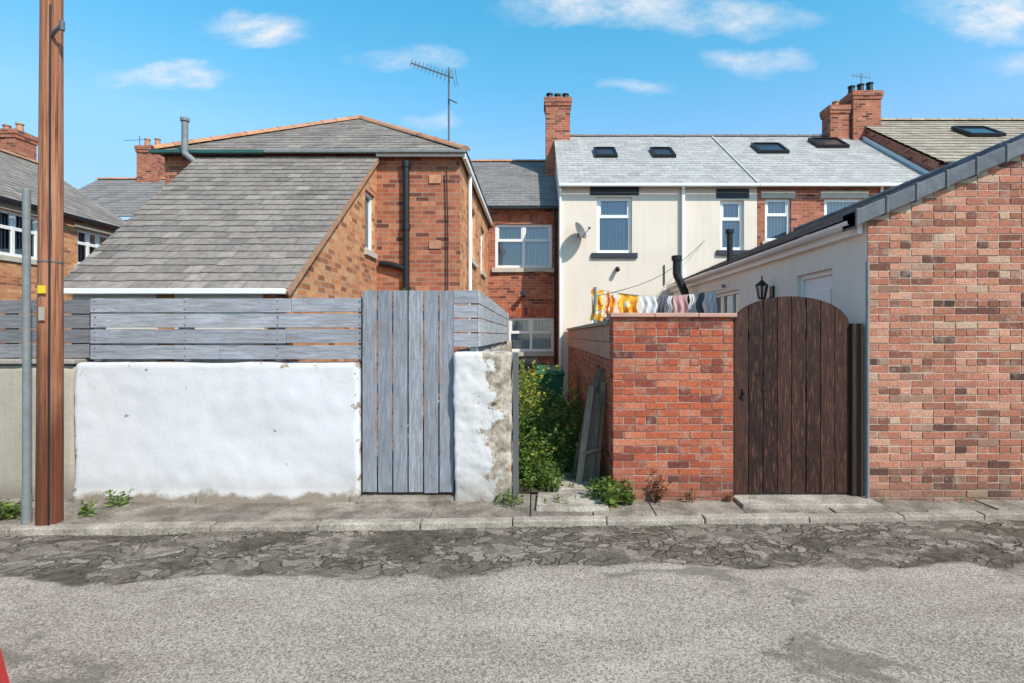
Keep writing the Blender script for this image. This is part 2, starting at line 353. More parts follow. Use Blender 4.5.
# ---------------------------------------------------------------- building helpers
def wall(mb,F,u0,u1,v0,v1,holes=(),rev=.1,c=None,m=0,mr=None):
    us=sorted({u0,u1,*[h[0] for h in holes],*[h[1] for h in holes]}); vs=sorted({v0,v1,*[h[2] for h in holes],*[h[3] for h in holes]})
    for a,b in zip(us[:-1],us[1:]):
        for e,f in zip(vs[:-1],vs[1:]):
            cu,cv=(a+b)/2,(e+f)/2
            if any(h[0]<cu<h[1] and h[2]<cv<h[3] for h in holes): continue
            mb.poly([F(a,e),F(b,e),F(b,f),F(a,f)],c,False,m)
    for a,b,e,f in holes:
        mm=m if mr is None else mr
        mb.poly([F(a,e,0),F(b,e,0),F(b,e,-rev),F(a,e,-rev)],c,False,mm)
        mb.poly([F(a,f,-rev),F(b,f,-rev),F(b,f,0),F(a,f,0)],c,False,mm)
        mb.poly([F(a,e,-rev),F(a,f,-rev),F(a,f,0),F(a,e,0)],c,False,mm)
        mb.poly([F(b,e,0),F(b,f,0),F(b,f,-rev),F(b,e,-rev)],c,False,mm)
def window(par,F,a,b,e,f,cols=2,top=.3,cur='blind',rev=.1,fw=.055,opening=True):
    fr=MB(); d0,d1=-rev-.03,-rev+.04
    fr.obox(F,a,b,e,e+fw,d0,d1); fr.obox(F,a,b,f-fw,f,d0,d1)
    fr.obox(F,a,a+fw,e+fw,f-fw,d0,d1); fr.obox(F,b-fw,b,e+fw,f-fw,d0,d1)
    w=(b-a-2*fw)
    for k in range(1,cols):
        x=a+fw+w*k/cols; fr.obox(F,x-fw/2,x+fw/2,e+fw,f-fw,d0,d1-.004)
    if top:
        zt=f-fw-(f-e)*top
        for k in range(cols):
            x0=a+fw+w*k/cols+(fw/2 if k else 0)+.002; x1=a+fw+w*(k+1)/cols-(fw/2 if k<cols-1 else 0)-.002
            fr.obox(F,x0,x1,zt-fw/2,zt+fw/2,d0,d1-.008)
            fr.obox(F,x0,x0+.03,zt+fw/2,f-fw-.001,d0,d1-.012); fr.obox(F,x1-.03,x1,zt+fw/2,f-fw-.001,d0,d1-.012)
    fr.build('window_frame',M['upvc'],par,.004)
    g=MB(); g.poly([F(a+.02,e+.02,-rev+.005),F(b-.02,e+.02,-rev+.005),F(b-.02,f-.02,-rev+.005),F(a+.02,f-.02,-rev+.005)]); g.build('window_pane',M['glass'],par)
    i=MB(); i.poly([F(a-.3,e-.3,-rev-.5),F(b+.3,e-.3,-rev-.5),F(b+.3,f+.3,-rev-.5),F(a-.3,f+.3,-rev-.5)])
    i.build('window_interior',M['inside'],par)
    if cur:
        c=MB(); n=int((b-a)/.09); 
        for k in range(n):
            x=a+.03+(b-a-.06)*k/n; wd=(b-a-.06)/n*.92
            c.poly([F(x,e+.03,-rev-.08),F(x+wd,e+.03,-rev-.11),F(x+wd,f-.03,-rev-.11),F(x,f-.03,-rev-.08)])
        c.build('window_blind',M[cur],par)
def slates(mb,BL,BR,TR,TL,row=.2,w=.28,th=.012,gap=.004,jit=.004):
    BL,BR,TR,TL=map(V,(BL,BR,TR,TL)); U=(BR-BL).normalized(); 
    n=U.cross((TL-BL)).normalized(); W=n.cross(U).normalized()
    if n.z<0: n=-n; W=-W
    H=abs((TL-BL).dot(W)); rows=max(1,round(H/row))
    for i in range(rows):
        f0=i/rows; f1=min(1,(i+1)/rows+.02)
        L0=BL.lerp(TL,f0);R0=BR.lerp(TR,f0);L1=BL.lerp(TL,f1);R1=BR.lerp(TR,f1)
        l0=(L0-BL).dot(U);r0=(R0-BL).dot(U);l1=(L1-BL).dot(U);r1=(R1-BL).dot(U)
        st=math.floor(min(l0,l1)/w)*w-(w/2 if i%2 else 0)
        x=st
        v0=(L0-BL).dot(W); v1=(L1-BL).dot(W)
        while x<max(r0,r1):
            a,b=x+gap/2,x+w-gap/2
            q=[(max(a,l0),min(b,r0)),(max(a,l1),min(b,r1))]
            if q[0][1]-q[0][0]>.01 or q[1][1]-q[1][0]>.01:
                q=[(p[0],p[1]) if p[0]<p[1] else ((p[0]+p[1])/2,)*2 for p in q]
                j=R.uniform(-jit,jit)*2; t=th+R.uniform(0,jit)
                P=lambda u,v,d: BL+U*u+W*v+n*d
                c=R.random()
                A,B=P(q[0][0],v0+j,t),P(q[0][1],v0+j+R.uniform(-jit,jit),t); C,D=P(q[1][1],v1,.001),P(q[1][0],v1,.001)
                mb.poly([A,B,C,D],c); mb.poly([P(q[0][0],v0+j,0),P(q[0][1],v0+j,0),B,A],c)
            x+=w
def roof(par,quads,mat,name='roof',row=.2,w=.28,th=.012):
    a=MB();b=MB()
    for q in quads:
        slates(a,*q,row=row,w=w,th=th)
        q=[V(p)-V((0,0,.012)) for p in q]; b.poly(q)
    a.build(name,mat,par); b.build(name+'_boarding',M['under'],par)
def ridge(par,A,B,mat,r=.1,L=.3,name='ridge_tiles'):
    mb=MB();A=V(A);B=V(B);d=(B-A);n=max(1,round(d.length/L)); d.normalize()
    x=d.cross(V((0,0,1))).normalized(); y=x.cross(d)
    for i in range(n):
        P=A+(B-A)*i/n; Q=A+(B-A)*(i+1)/n+d*.01
        vs=[]
        for T,rr in((P,r*1.06),(Q,r*.97)):
            for k in range(7):
                t=math.pi*k/6; vs.append(T+x*math.cos(t)*rr+y*(math.sin(t)*rr*.8-.03))
        mb.idx(vs,[(k,k+1,8+k,7+k) for k in range(6)],None,True)
        mb.poly(vs[:7]);mb.poly(vs[7:])
    return mb.build(name,mat,par)
def chimney(par,x0,x1,y0,y1,z0,z1,mat,pots=3,name='chimney',potm='terracotta',ph=.35):
    mb=MB(); mb.box(x0,x1,y0,y1,z0,z1-.25); mb.box(x0-.03,x1+.03,y0-.03,y1+.03,z1-.25,z1-.15); mb.box(x0-.05,x1+.05,y0-.05,y1+.05,z1-.15,z1)
    mb.build(name+'_stack',mat,par)
    p=MB()
    for k in range(pots):
        x=x0+(x1-x0)*(k+.5)/pots; h=ph*R.uniform(.8,1.2)
        p.cyl((x,(y0+y1)/2,z1),(x,(y0+y1)/2,z1+h),.11,.085,10); p.cyl((x,(y0+y1)/2,z1+h),(x,(y0+y1)/2,z1+h+.04),.11,.11,10)
    p.build(name+'_pots',M[potm],par)
def lumpy(name,x0,x1,y0,y1,z0,z1,res,amp,mat,r=.05,parent=None,seed=0,base=0,fa=.35):
    nx=max(2,int((x1-x0)/res));ny=max(2,int((y1-y0)/res));nz=max(2,int((z1-z0)/res))
    vid={};vs=[];fs=[]
    def vert(i,j,k):
        if (i,j,k) not in vid:
            p=V((x0+(x1-x0)*i/nx,y0+(y1-y0)*j/ny,z0+(z1-z0)*k/nz))
            c=V((min(max(p.x,x0+r),x1-r),min(max(p.y,y0+r),y1-r),min(p.z,z1-r)))
            d=p-c
            if d.length>0: p=c+d.normalized()*r
            q=p*1.0+V((seed,0,0))
            nv=V((mnoise.noise(q*1.7),mnoise.noise(q*1.7+V((9,0,0))),mnoise.noise(q*1.7+V((0,9,0)))))*amp
            nv+=V((mnoise.noise(q*7),mnoise.noise(q*7+V((9,0,0))),mnoise.noise(q*7+V((0,9,0)))))*amp*fa
            if fa>.5: nv+=V((mnoise.noise(q*16),mnoise.noise(q*16+V((9,0,0))),0))*amp*fa*.5
            if base and p.z<base: nv.y-= (base-p.z)*.25
            vid[(i,j,k)]=len(vs);vs.append(p+nv)
        return vid[(i,j,k)]
    for i in range(nx):
        for k in range(nz):
            fs.append((vert(i,0,k),vert(i+1,0,k),vert(i+1,0,k+1),vert(i,0,k+1)))
            fs.append((vert(i,ny,k+1),vert(i+1,ny,k+1),vert(i+1,ny,k),vert(i,ny,k)))
    for j in range(ny):
        for k in range(nz):
            fs.append((vert(0,j+1,k),vert(0,j,k),vert(0,j,k+1),vert(0,j+1,k+1)))
            fs.append((vert(nx,j,k),vert(nx,j+1,k),vert(nx,j+1,k+1),vert(nx,j,k+1)))
    for i in range(nx):
        for j in range(ny): fs.append((vert(i,j,nz),vert(i+1,j,nz),vert(i+1,j+1,nz),vert(i,j+1,nz)))
    mb=MB(); mb.idx(vs,fs,.5,True); return mb.build(name,mat,parent)
def bricks(mb,F,u0,u1,v0,v1,ok=lambda u,v:True,prot=.005):
    row=.075;i=0;v=v0
    while v<v1-.02:
        hd=(i%4==3); L=.1125 if hd else .225
        u=u0-(L/2 if i%2 else 0)-(.056 if hd else 0)
        while u<u1:
            a,b=max(u,u0),min(u+L-.009,u1)
            if b-a>.03 and ok((a+b)/2,v+.06) and ok(a,v+.06):
                mb.obox(F,a,b,v+R.uniform(0,.002),min(v+row-.009,v1),-.01,prot+R.uniform(-.003,.003),j=.002)
            u+=L
        v+=row;i+=1
# ---------------------------------------------------------------- ground, road, pavement
mb=MB(); mb.poly([(-300,-300,-.14),(300,-300,-.14),(300,300,-.14),(-300,300,-.14)]); mb.build('ground',M['soil'])
def ky(x): return 4.93+.045*max(-6,min(6,x))
def fbm(p,o=4):
    a=1;s=0
    for i in range(o): s+=a*mnoise.noise(p);p=p*2.07+V((3.1,1.7,.3));a*=.55
    return s
xs=[-60,-30,-12]+[-6.6+.03*i for i in range(441)]+[12,30,60]
NY=160
vs=[];fs=[];cols=[]
for i,x in enumerate(xs):
    y1=ky(x)+.03
    for j in range(NY+4):
        yy=[-3.2,-1.5,0][j] if j<3 else .3+(y1-.3)*(j-3)/NY
        z=GZ-.052+.012*mnoise.noise(V((x*.6,yy*.6,0)))+.005*mnoise.noise(V((x*3,yy*3,3)))
        e=yy-.02*x+.2*fbm(V((x*1.1,yy*1.6,0)))
        st=min(1,max(0,(e-3.95)/.06)); gp=0;cr=0
        if st>0:
            k=fbm(V((x*1.5,yy*2.2,9)))
            gp=min(1,max(0,(k-.15)/.16))*.85; cr=min(1,max(0,(-k-.12)/.14))
            z+=st*(-.006-.012*gp+.006*mnoise.noise(V((x*14,yy*14,2))))
        vs.append((x,yy,z)); cols+=[st,gp,cr,1]
n=NY+4
for i in range(len(xs)-1):
    for j in range(n-1): fs.append((i*n+j,(i+1)*n+j,(i+1)*n+j+1,i*n+j+1))
me=bpy.data.meshes.new('road'); me.from_pydata(vs,[],fs); me.materials.append(M['road'])
ca=me.color_attributes.new('roadmask','FLOAT_COLOR','POINT'); ca.data.foreach_set('color',cols)
me.polygons.foreach_set('use_smooth',[True]*len(fs)); bpy.context.collection.objects.link(bpy.data.objects.new('road',me))
pv=empty('pavement',(0,5.1,0)); mb=MB(); x=-14
while x<14:
    L=.9*R.uniform(.85,1.1); dz=GZ+R.uniform(-.008,.006); q=R.uniform(-.012,.012)
    mb.hexa([(x+.004,ky(x)+q,-.2),(x+L-.004,ky(x+L)+q,-.2),(x+L-.004,ky(x+L)+.12,-.2),(x+.004,ky(x)+.12,-.2),
             (x+.004,ky(x)+.004+q,dz-.004),(x+L-.004,ky(x+L)+.004+q,dz-.006),(x+L-.004,ky(x+L)+.12,dz),(x+.004,ky(x)+.12,dz)]); x+=L
mb.build('kerb',M['kerb'],pv,.012)
mb=MB(); x=-14
while x<14:
    L=R.uniform(.5,.95); dz=GZ+R.uniform(-.01,.004)
    mb.hexa([(x+.005,ky(x)+.128,-.2),(x+L-.005,ky(x+L)+.128,-.2),(x+L-.005,5.75,-.2),(x+.005,5.75,-.2),
             (x+.005,ky(x)+.128,dz),(x+L-.005,ky(x+L)+.128,dz-.003),(x+L-.005,5.75,dz+.01),(x+.005,5.75,dz+.012)]); x+=L
mb.build('paving_slabs',M['paving'],pv,.006)
mb=MB()
for k in range(2200):
    x=R.uniform(-5,5.5); 
    y=R.choice([R.gauss(4.6,.2),R.uniform(1.5,4.9),R.gauss(ky(x)-.03,.03),R.gauss(4.4,.2)])
    if y>ky(x)-.005: continue
    r=R.uniform(.002,.008); mb.ball((x,y,GZ-.054+r*.3),r,None,0,6,(1,R.uniform(.6,1),.6))
for k in range(600):
    x=R.uniform(-5,5.5); y=R.choice([R.gauss(5.44,.04),R.uniform(5.1,5.5)])
    if y>5.5 : continue
    r=R.uniform(.002,.006); mb.ball((x,y,GZ+.002),r,None,0,6,(1,1,.6))
mb.build('loose_gravel',M['pebble'])
# garden
mb=MB(); 
for i in range(24):
    for j in range(60):
        P=[]
        for a,b in((0,0),(1,0),(1,1),(0,1)):
            x=-.7+(i+a)*1.6/24*1.0; y=5.72+(j+b)*.15
            P.append((x,y,-.02+.03*mnoise.noise(V((x*3,y*3,0)))))
        mb.poly(P,.5,True)
mb.build('garden_soil',M['soil'])
mb=MB()
mb.hexa([(.0,5.2,-.08),(.72,5.2,-.08),(.7,5.68,-.08),(.02,5.68,-.08),(.0,5.22,-.015),(.7,5.22,-.01),(.7,5.68,0),(.02,5.68,0)])
y=5.72
while y<13:
    L=R.uniform(.5,.8); mb.hexa([(.18,y,-.05),(.6,y,-.05),(.62,y+L-.03,-.05),(.2,y+L-.03,-.05),(.18,y,.025),(.6,y,.03),(.62,y+L-.03,.025),(.2,y+L-.03,.03)]); y+=L
mb.build('garden_path',M['kerb'],None,.01)
mb=MB(); mb.box(.99,3.36,5.83,13.45,-.06,.0); mb.build('yard_concrete',M['paving'])
mb=MB(); mb.box(-14,-.87,5.82,9,-.06,.0); mb.build('yard_concrete',M['paving'])
# ---------------------------------------------------------------- front boundary, left
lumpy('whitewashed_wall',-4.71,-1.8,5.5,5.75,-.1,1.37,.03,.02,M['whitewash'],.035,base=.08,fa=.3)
lumpy('old_rendered_wall',-12,-4.74,5.56,5.8,-.1,1.34,.07,.02,M['grey_wall'],.04)
mb=MB(); mb.box(-12,-4.74,5.53,5.83,1.35,1.40); mb.build('wall_coping',M['concrete'],None,.012)
f=empty('horizontal_slat_fence',(-3.2,5.6,1.4)); mb=MB()
for r_ in range(4):
    z0=1.405+r_*.16
    cuts=[-4.6,R.choice([-3.7,-3.2,-2.6])+R.uniform(-.1,.1),-1.80]
    for a,b in zip(cuts[:-1],cuts[1:]):
        dz=R.uniform(-.005,.005); mb.box(a+.002,b-.002,5.575+R.uniform(-.003,.003),5.597,z0+dz,z0+.142+dz)
mb.build('slats',M['fence_h'],f,.003)
mb=MB()
for x in(-4.58,-3.65,-2.7,-1.84): mb.box(x,x+.07,5.6,5.67,1.38,2.03)
mb.build('posts',M['fence_v'],f,.003)
mb=MB()
for x in(-4.55,-3.62,-2.67,-1.82):
    for r_ in range(4):
        for dz in(.03,.11): mb.cyl((x+R.uniform(-.01,.01),5.5755,1.405+r_*.16+dz),(x,5.5685,1.405+r_*.16+dz),.005,.005,6)
mb.build('screws',M['black'],f)
f=empty('weathered_slat_fence',(-6,5.7,1.4)); mb=MB()
for r_ in range(4):
    z0=1.41+r_*.155; mb.box(-12,-4.6+R.uniform(-.03,.02),5.68,5.70,z0,z0+.142)
mb.build('slats',M['fence_old'],f,.003)
mb=MB()
for x in(-11,-9,-7,-5.6,-4.9): mb.box(x,x+.08,5.702,5.77,1.3,2.0)
mb.build('posts',M['fence_old'],f)
g=empty('grey_boarded_gate',(-1.3,5.55,0)); mb=MB(); x=-1.785
for k in range(6):
    w=.152; mb.box(x+.005,x+w-.005,5.545+R.uniform(-.004,.004),5.567,.03+R.uniform(-.012,.012),2.105+R.uniform(-.01,.01)); x+=w+.006
mb.build('boards',M['fence_v'],g,.003)
mb=MB()
for z in(.3,1.05,1.8): mb.box(-1.77,-.86,5.568,5.59,z,z+.1)
mb.beam((-1.72,5.6,.4),(-.9,5.6,1.05),.02,.09,(0,1,0)); mb.build('ledges',M['fence_h'],g)
mb=MB(); mb.box(-1.795,-.84,5.40,5.8,-.1,.0); mb.build('threshold',M['paving'],g,.01)
s=empty('gate_pier',(-.55,5.6,0))
lumpy('pier_masonry',-.84,-.25,5.47,5.8,-.1,1.47,.018,.02,M['pier'],.03,s,seed=4,fa=.55)
mb=MB(); mb.box(-.235,-.21,5.5,5.56,-.08,1.47); mb.box(-.235,-.18,5.56,5.6,-.08,1.47); mb.build('metal_jamb',M['dish'],s,.004)
f=empty('side_slat_fence',(-.6,8,1.5)); mb=MB()
for r_ in range(4):
    z0=1.53+r_*.148; mb.box(-.845,-.602,5.548,5.57,z0,z0+.136)
mb.build('front_slats',M['fence_h'],f,.003)
mb=MB()
for r_ in range(4):
    z0=1.53+r_*.148; y=5.548
    while y<11.6:
        L=1.9; mb.box(-.6,-.58,y,min(11.6,y+L-.006),z0,z0+.136); y+=L
mb.build('side_slats',M['fence_s_lit'],f,.003)
mb=MB(); y=5.6
while y<11.7: mb.box(-.68,-.605,y,y+.075,1.4,2.1); y+=1.9
mb.build('posts',M['fence_v'],f)
lumpy('garden_boundary_wall',-.86,-.62,5.84,13.9,-.03,1.5,.09,.02,M['grey_wall'],.04)
# ---------------------------------------------------------------- brick panel + garden wall
w=empty('brick_garden_wall',(1.4,5.6,0)); F=frame((0,5.54,0),(1,0,0))
mb=MB(); bricks(mb,F,.79,2.02,-.085,1.83); FL=frame((.79,5.79,0),(0,-1,0)); bricks(mb,FL,0,.245,-.085,1.83)
mb.build('front_bricks',M['brick_pier'],w,.003)
mb=MB(); mb.box(.792,2.018,5.542,5.76,-.1,1.83); mb.build('mortar_core',M['mortar_red'],w)
mb=MB(); x=.76
while x<2.04:
    L=.45; mb.box(x,min(x+L-.004,2.05),5.50,5.82,1.832,1.875+R.uniform(-.004,.004)); x+=L
mb.build('coping',M['pink_coping'],w,.008)
mb=MB(); mb.box(.8,.98,5.8,13.45,-.05,1.38); mb.build('side_brickwork',M['brick_red'],w)
mb=MB(); y=5.8
while y<13.4: mb.box(.795,.985,y,min(y+.44,13.45),1.385,1.57);mb.box(.795,.985,y,min(y+.44,13.45),1.575,1.76); y+=.45
mb.build('side_upper_blocks',M['pink_coping'],w,.006)
mb=MB(); y=5.83
while y<13.4: mb.box(.76,1.02,y,min(y+.595,13.45),1.762,1.81); y+=.6
mb.build('side_coping',M['concrete'],w,.008)
mb=MB()
for (xb,xt,y,h,wd) in((.47,.62,5.98,1.08,.07),(.54,.67,6.04,1.15,.06),(.6,.71,6.0,1.0,.065),(.52,.72,6.15,1.2,.09),(.67,.76,6.05,1.12,.06),(.45,.68,6.3,1.1,.08),(.6,.75,6.35,1.25,.08)):
    mb.beam((xb,y-.04,.02),(xt,y+.05,h),wd,.022,(.25,1,.1))
mb.beam((.52,5.95,.35),(.72,5.98,.4),.022,.07,(0,1,0)); 
mb.build('leaning_planks',M['plank'],None,.003)
# ---------------------------------------------------------------- arched brown gate
g=empty('arched_wooden_gate',(2.66,5.6,0)); mb=MB(); x0,x1=2.055,3.245; n=8; wd=(x1-x0)/n
def arch(x): 
    t=(x-(x0+x1)/2)/((x1-x0)/2+.01); return 1.74+.31*math.sqrt(max(0,1-t*t))
for k in range(n):
    a=x0+k*wd+.005;b=x0+(k+1)*wd-.005; y=5.60+R.uniform(-.005,.005); c=R.random()
    S=5; bt=R.uniform(.0,.02)
    for q in range(S):
        p0=a+(b-a)*q/S;p1=a+(b-a)*(q+1)/S
        mb.hexa([(p0,y,bt),(p1,y,bt),(p1,y+.025,bt),(p0,y+.025,bt),(p0,y,arch(p0)),(p1,y,arch(p1)),(p1,y+.025,arch(p1)),(p0,y+.025,arch(p0))],c)
mb.build('boards',M['gate_brown'],g)
mb=MB()
for z in(.3,1.0,1.6): mb.box(x0+.03,x1-.03,5.63,5.66,z,z+.12)
N=24
for k in range(N):
    pa=x0+(x1-x0)*k/N; pb=x0+(x1-x0)*(k+1)/N
    mb.hexa([(pa,5.631,arch(pa)-.09),(pb,5.631,arch(pb)-.09),(pb,5.67,arch(pb)-.09),(pa,5.67,arch(pa)-.09),(pa,5.631,arch(pa)+.004),(pb,5.631,arch(pb)+.004),(pb,5.67,arch(pb)+.004),(pa,5.67,arch(pa)+.004)],.3)
mb.build('ledges',M['gate_brown'],g)
mb=MB(); mb.box(3.255,3.37,5.56,5.68,-.08,1.77); mb.box(2.022,2.048,5.57,5.67,-.08,1.78); mb.build('posts',M['post_dark'],g,.006)
mb=MB(); mb.box(2.13,2.16,5.588,5.597,.98,1.1); mb.cyl((2.145,5.59,1.05),(2.145,5.56,1.05),.012)
for z in(.36,1.66):
    for k in range(n): mb.cyl((x0+(k+.5)*wd,5.597,z),(x0+(k+.5)*wd,5.592,z),.006,.006,6)
mb.build('latch_and_nails',M['black'],g,.002)
mb=MB(); mb.box(2.03,3.4,5.30,5.75,-.1,-.01); mb.build('threshold',M['kerb'],g,.01)
# ---------------------------------------------------------------- right outbuilding
sh=empty('brick_outbuilding',(5,8,0)); F=frame((3.4,5.54,0),(1,0,0)); sl=.43; RX=3.1
top=lambda u: 2.86+sl*min(u,2*RX-u)
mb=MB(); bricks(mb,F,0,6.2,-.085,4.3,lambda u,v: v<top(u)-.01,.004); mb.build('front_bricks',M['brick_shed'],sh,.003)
mb=MB(); P=[(3.403,-.1),(9.6,-.1),(9.6,2.86),(6.5,2.86+sl*RX),(3.403,2.86)]
mb.poly([(x,5.542,z) for x,z in P]); mb.build('front_wall_core',M['mortar'],sh)
mb=MB(); F=frame((3.4,13.4,0),(0,-1,0))
hs=[(13.4-10.5,13.4-9.05,1.75,2.42),(13.4-7.05,13.4-6.2,.05,2.42)]
wall(mb,F,0,7.855,-.1,2.86,hs,.1); mb.build('side_wall',M['white_render'],sh)
window(sh,F,*hs[0],cols=3,top=0,cur='blind')
mb=MB(); a,b,e,f_=hs[1]; mb.obox(F,a,b,f_-.06,f_,-.12,-.05); mb.obox(F,a,a+.06,e,f_-.06,-.12,-.05); mb.obox(F,b-.06,b,e,f_-.06,-.12,-.05)
mb.obox(F,a+.06,b-.06,e,f_-.06,-.11,-.08); mb.obox(F,a+.16,b-.16,1.3,2.2,-.08,-.065); mb.obox(F,a+.16,b-.16,.25,1.1,-.08,-.065); mb.build('door',M['upvc'],sh,.004)
zt=lambda u: 2.93+sl*u
roof(sh,[((3.25,5.62,zt(-.15)),(3.25,13.4,zt(-.15)),(6.5,13.4,zt(3.1)),(6.5,5.62,zt(3.1))),((9.75,13.4,zt(-.15)),(9.75,5.62,zt(-.15)),(6.5,5.62,zt(3.1)),(6.5,13.4,zt(3.1)))],M['slate_dark'])
mb=MB(); mb.box(3.33,3.392,5.6,13.38,2.7,2.85); mb.build('fascia',M['upvc'],sh,.004)
mb=MB(); 
for k in range(6):
    t0,t1=math.pi*k/6,math.pi*(k+1)/6
    mb.poly([(3.27+.06*math.cos(t0+math.pi),5.58,2.83+.06*math.sin(t0+math.pi)),(3.27+.06*math.cos(t1+math.pi),5.58,2.83+.06*math.sin(t1+math.pi)),(3.27+.06*math.cos(t1+math.pi),13.35,2.83+.06*math.sin(t1+math.pi)),(3.27+.06*math.cos(t0+math.pi),13.35,2.83+.06*math.sin(t0+math.pi))],.5,True)
mb.build('gutter',M['upvc'],sh)
mb=MB(); L=.33; u=-.17
while u<3.1:
    u1=min(u+L*.92,3.1)
    for (a,b,z0,z1,y0,y1) in((u,u1,-.11,.055,5.46,5.70),(u+(u1-u)*.0,u+.03,-.125,.07,5.45,5.71)):
        A=(3.4+a);B=(3.4+b)
        za,zb=zt(a),zt(b)
        mb.hexa([(A,y0,za+z0),(B,y0,zb+z0),(B,y1,zb+z0),(A,y1,za+z0),(A,y0,za+z1),(B,y0,zb+z1),(B,y1,zb+z1),(A,y1,za+z1)])
        A2,B2=9.6-a,9.6-b
        mb.hexa([(B2,y0,zb+z0),(A2,y0,za+z0),(A2,y1,za+z0),(B2,y1,zb+z0),(B2,y0,zb+z1),(A2,y0,za+z1),(A2,y1,za+z1),(B2,y1,zb+z1)])
    u+=L*.92
mb.build('verge_tiles',M['verge'],sh,.012)
ridge(sh,(6.5,5.6,zt(3.1)),(6.5,13.4,zt(3.1)),M['verge'],.12,.45)
mb=MB(); mb.cyl((3.375,5.5,-.05),(3.375,5.5,2.4),.018); mb.build('conduit',M['grey_paint'],sh)
mb=MB(); mb.tube([(3.62,10.1,2.95),(3.62,10.1,3.55)],.055,12); mb.cyl((3.62,10.1,3.55),(3.62,10.1,3.62),.08,.08,12)
mb.tube([(3.2,11.6,1.0),(3.2,11.6,2.55),(3.02,11.6,2.95),(3.02,11.6,3.3)],.085,12); mb.cyl((3.02,11.6,3.25),(3.02,11.6,3.35),.11,.11,12)
for z in(1.6,2.3): mb.cyl((3.2,11.6,z),(3.2,11.6,z+.1),.1,.1,12)
mb.build('vent_pipes',M['black'],sh)
l=empty('wall_lantern',(3.25,7.75,2.25)); mb=MB(); mb.box(3.37,3.4,7.7,7.8,2.15,2.35); mb.tube([(3.385,7.75,2.2),(3.28,7.75,2.14),(3.24,7.75,2.17)],.012)
c=(3.24,7.75)
for k in range(6):
    a=math.pi*k/3; b=a+math.pi/3
    mb.cyl((c[0]+.05*math.cos(a),c[1]+.05*math.sin(a),2.18),(c[0]+.085*math.cos(a),c[1]+.085*math.sin(a),2.36),.008)
    mb.poly([(c[0]+.1*math.cos(a),c[1]+.1*math.sin(a),2.36),(c[0]+.1*math.cos(b),c[1]+.1*math.sin(b),2.36),(c[0],c[1],2.45)])
mb.cyl((*c,2.16),(*c,2.19),.05,.055,8); mb.cyl((*c,2.45),(*c,2.5),.015,.005,8); mb.build('frame',M['black'],l)
mb=MB(); mb.cyl((*c,2.19),(*c,2.35),.045,.078,6,cap=False); mb.build('glass',M['glass'],l)
# ---------------------------------------------------------------- left house with lean-to
h=empty('brick_house',(-3.7,11,0)); X0,X1,YF,ZE=-6.25,-1.28,9.1,4.69
mb=MB(); F=frame((X0,YF,0),(1,0,0)); wall(mb,F,0,X1-X0,-.05,ZE); mb.build('front_wall',M['brick_brown_shaded'],h)
mb=MB(); F=frame((X1,YF,0),(0,1,0)); hs=[(1.3,2.3,3.15,4.2),(3.4,4.3,3.15,4.2),(1.0,2.2,1.0,2.1)]
wall(mb,F,0,6,-.05,ZE,hs); FLw=frame((X0,15.1,0),(0,-1,0)); wall(mb,FLw,0,6,-.05,ZE); mb.build('side_walls',M['brick_orange_sunlit'],h)
for q in hs: window(h,F,*q,cols=1,top=.3)
mb=MB()
for a,b,e,f_ in hs: mb.obox(F,a-.06,b+.06,e-.1,e-.003,-.08,.05)
mb.build('sills',M['stone'],h,.005)
cx=(X0+X1)/2; AP=(cx,YF+2.5,6.3); o=.12; zE=ZE+.06
roof(h,[((X0-o,YF-o,zE-.04),(X1+o,YF-o,zE-.04),(AP[0]+.001,AP[1],AP[2]),(AP[0],AP[1],AP[2])),
        ((X1+o,YF-o,zE-.04),(X1+o,15,zE-.04),(AP[0],15,AP[2]),AP),
        ((X0-o,15,zE-.04),(X0-o,YF-o,zE-.04),AP,(AP[0],15,AP[2]))],M['slate'])
ridge(h,(X0-o,YF-o,zE),(AP[0],AP[1],AP[2]+.02),M['terracotta'],.1,.32,'hip_tiles')
ridge(h,(X1+o,YF-o,zE),(AP[0],AP[1],AP[2]+.02),M['terracotta'],.09,.32,'hip_tiles')
ridge(h,(AP[0],AP[1],AP[2]+.02),(AP[0],15,AP[2]+.02),M['terracotta'],.1,.32)
mb=MB(); mb.box(X0-.14,-4.5,YF-.2,YF-.1,ZE-.04,ZE+.02); mb.build('front_gutter',M['green_gutter'],h,.01)
mb=MB(); mb.box(-4.49,X1+.12,YF-.2,YF-.13,ZE-.03,ZE+.02); mb.build('front_gutter_grey',M['grey_paint'],h,.01)
mb=MB(); mb.box(-2.66,X1+.1,YF-.125,YF-.09,ZE-.07,ZE-.0); mb.box(X1+.05,X1+.11,YF-.09,15,ZE-.1,ZE+.0)
mb.cyl((X1+.06,YF+.9,0),(X1+.06,YF+.9,ZE-.1),.035,.035,10); mb.build('fascia',M['upvc'],h,.004)
mb=MB(); mb.cyl((-2.17,YF-.07,0),(-2.17,YF-.07,4.5),.055,.055,12)
for z in(4.45,3.4,2.35,1.3): mb.cyl((-2.17,YF-.07,z),(-2.17,YF-.07,z+.1),.07,.07,12)
mb.tube([(-2.17,YF-.07,2.75),(-2.42,YF-.07,2.83),(-2.62,YF-.05,2.85)],.05,10); mb.tube([(-1.5,YF-.05,4.4),(-1.48,YF-.05,3.6),(-1.48,YF-.05,2.4)],.012,6)
mb.build('soil_pipe',M['black'],h)
mb=MB()
for (x,z) in((-1.8,3.1),(-1.8,4.2)): mb.box(x,x+.2,YF-.02,YF+.01,z,z+.14)
mb.build('air_bricks',M['terracotta'],h,.004)
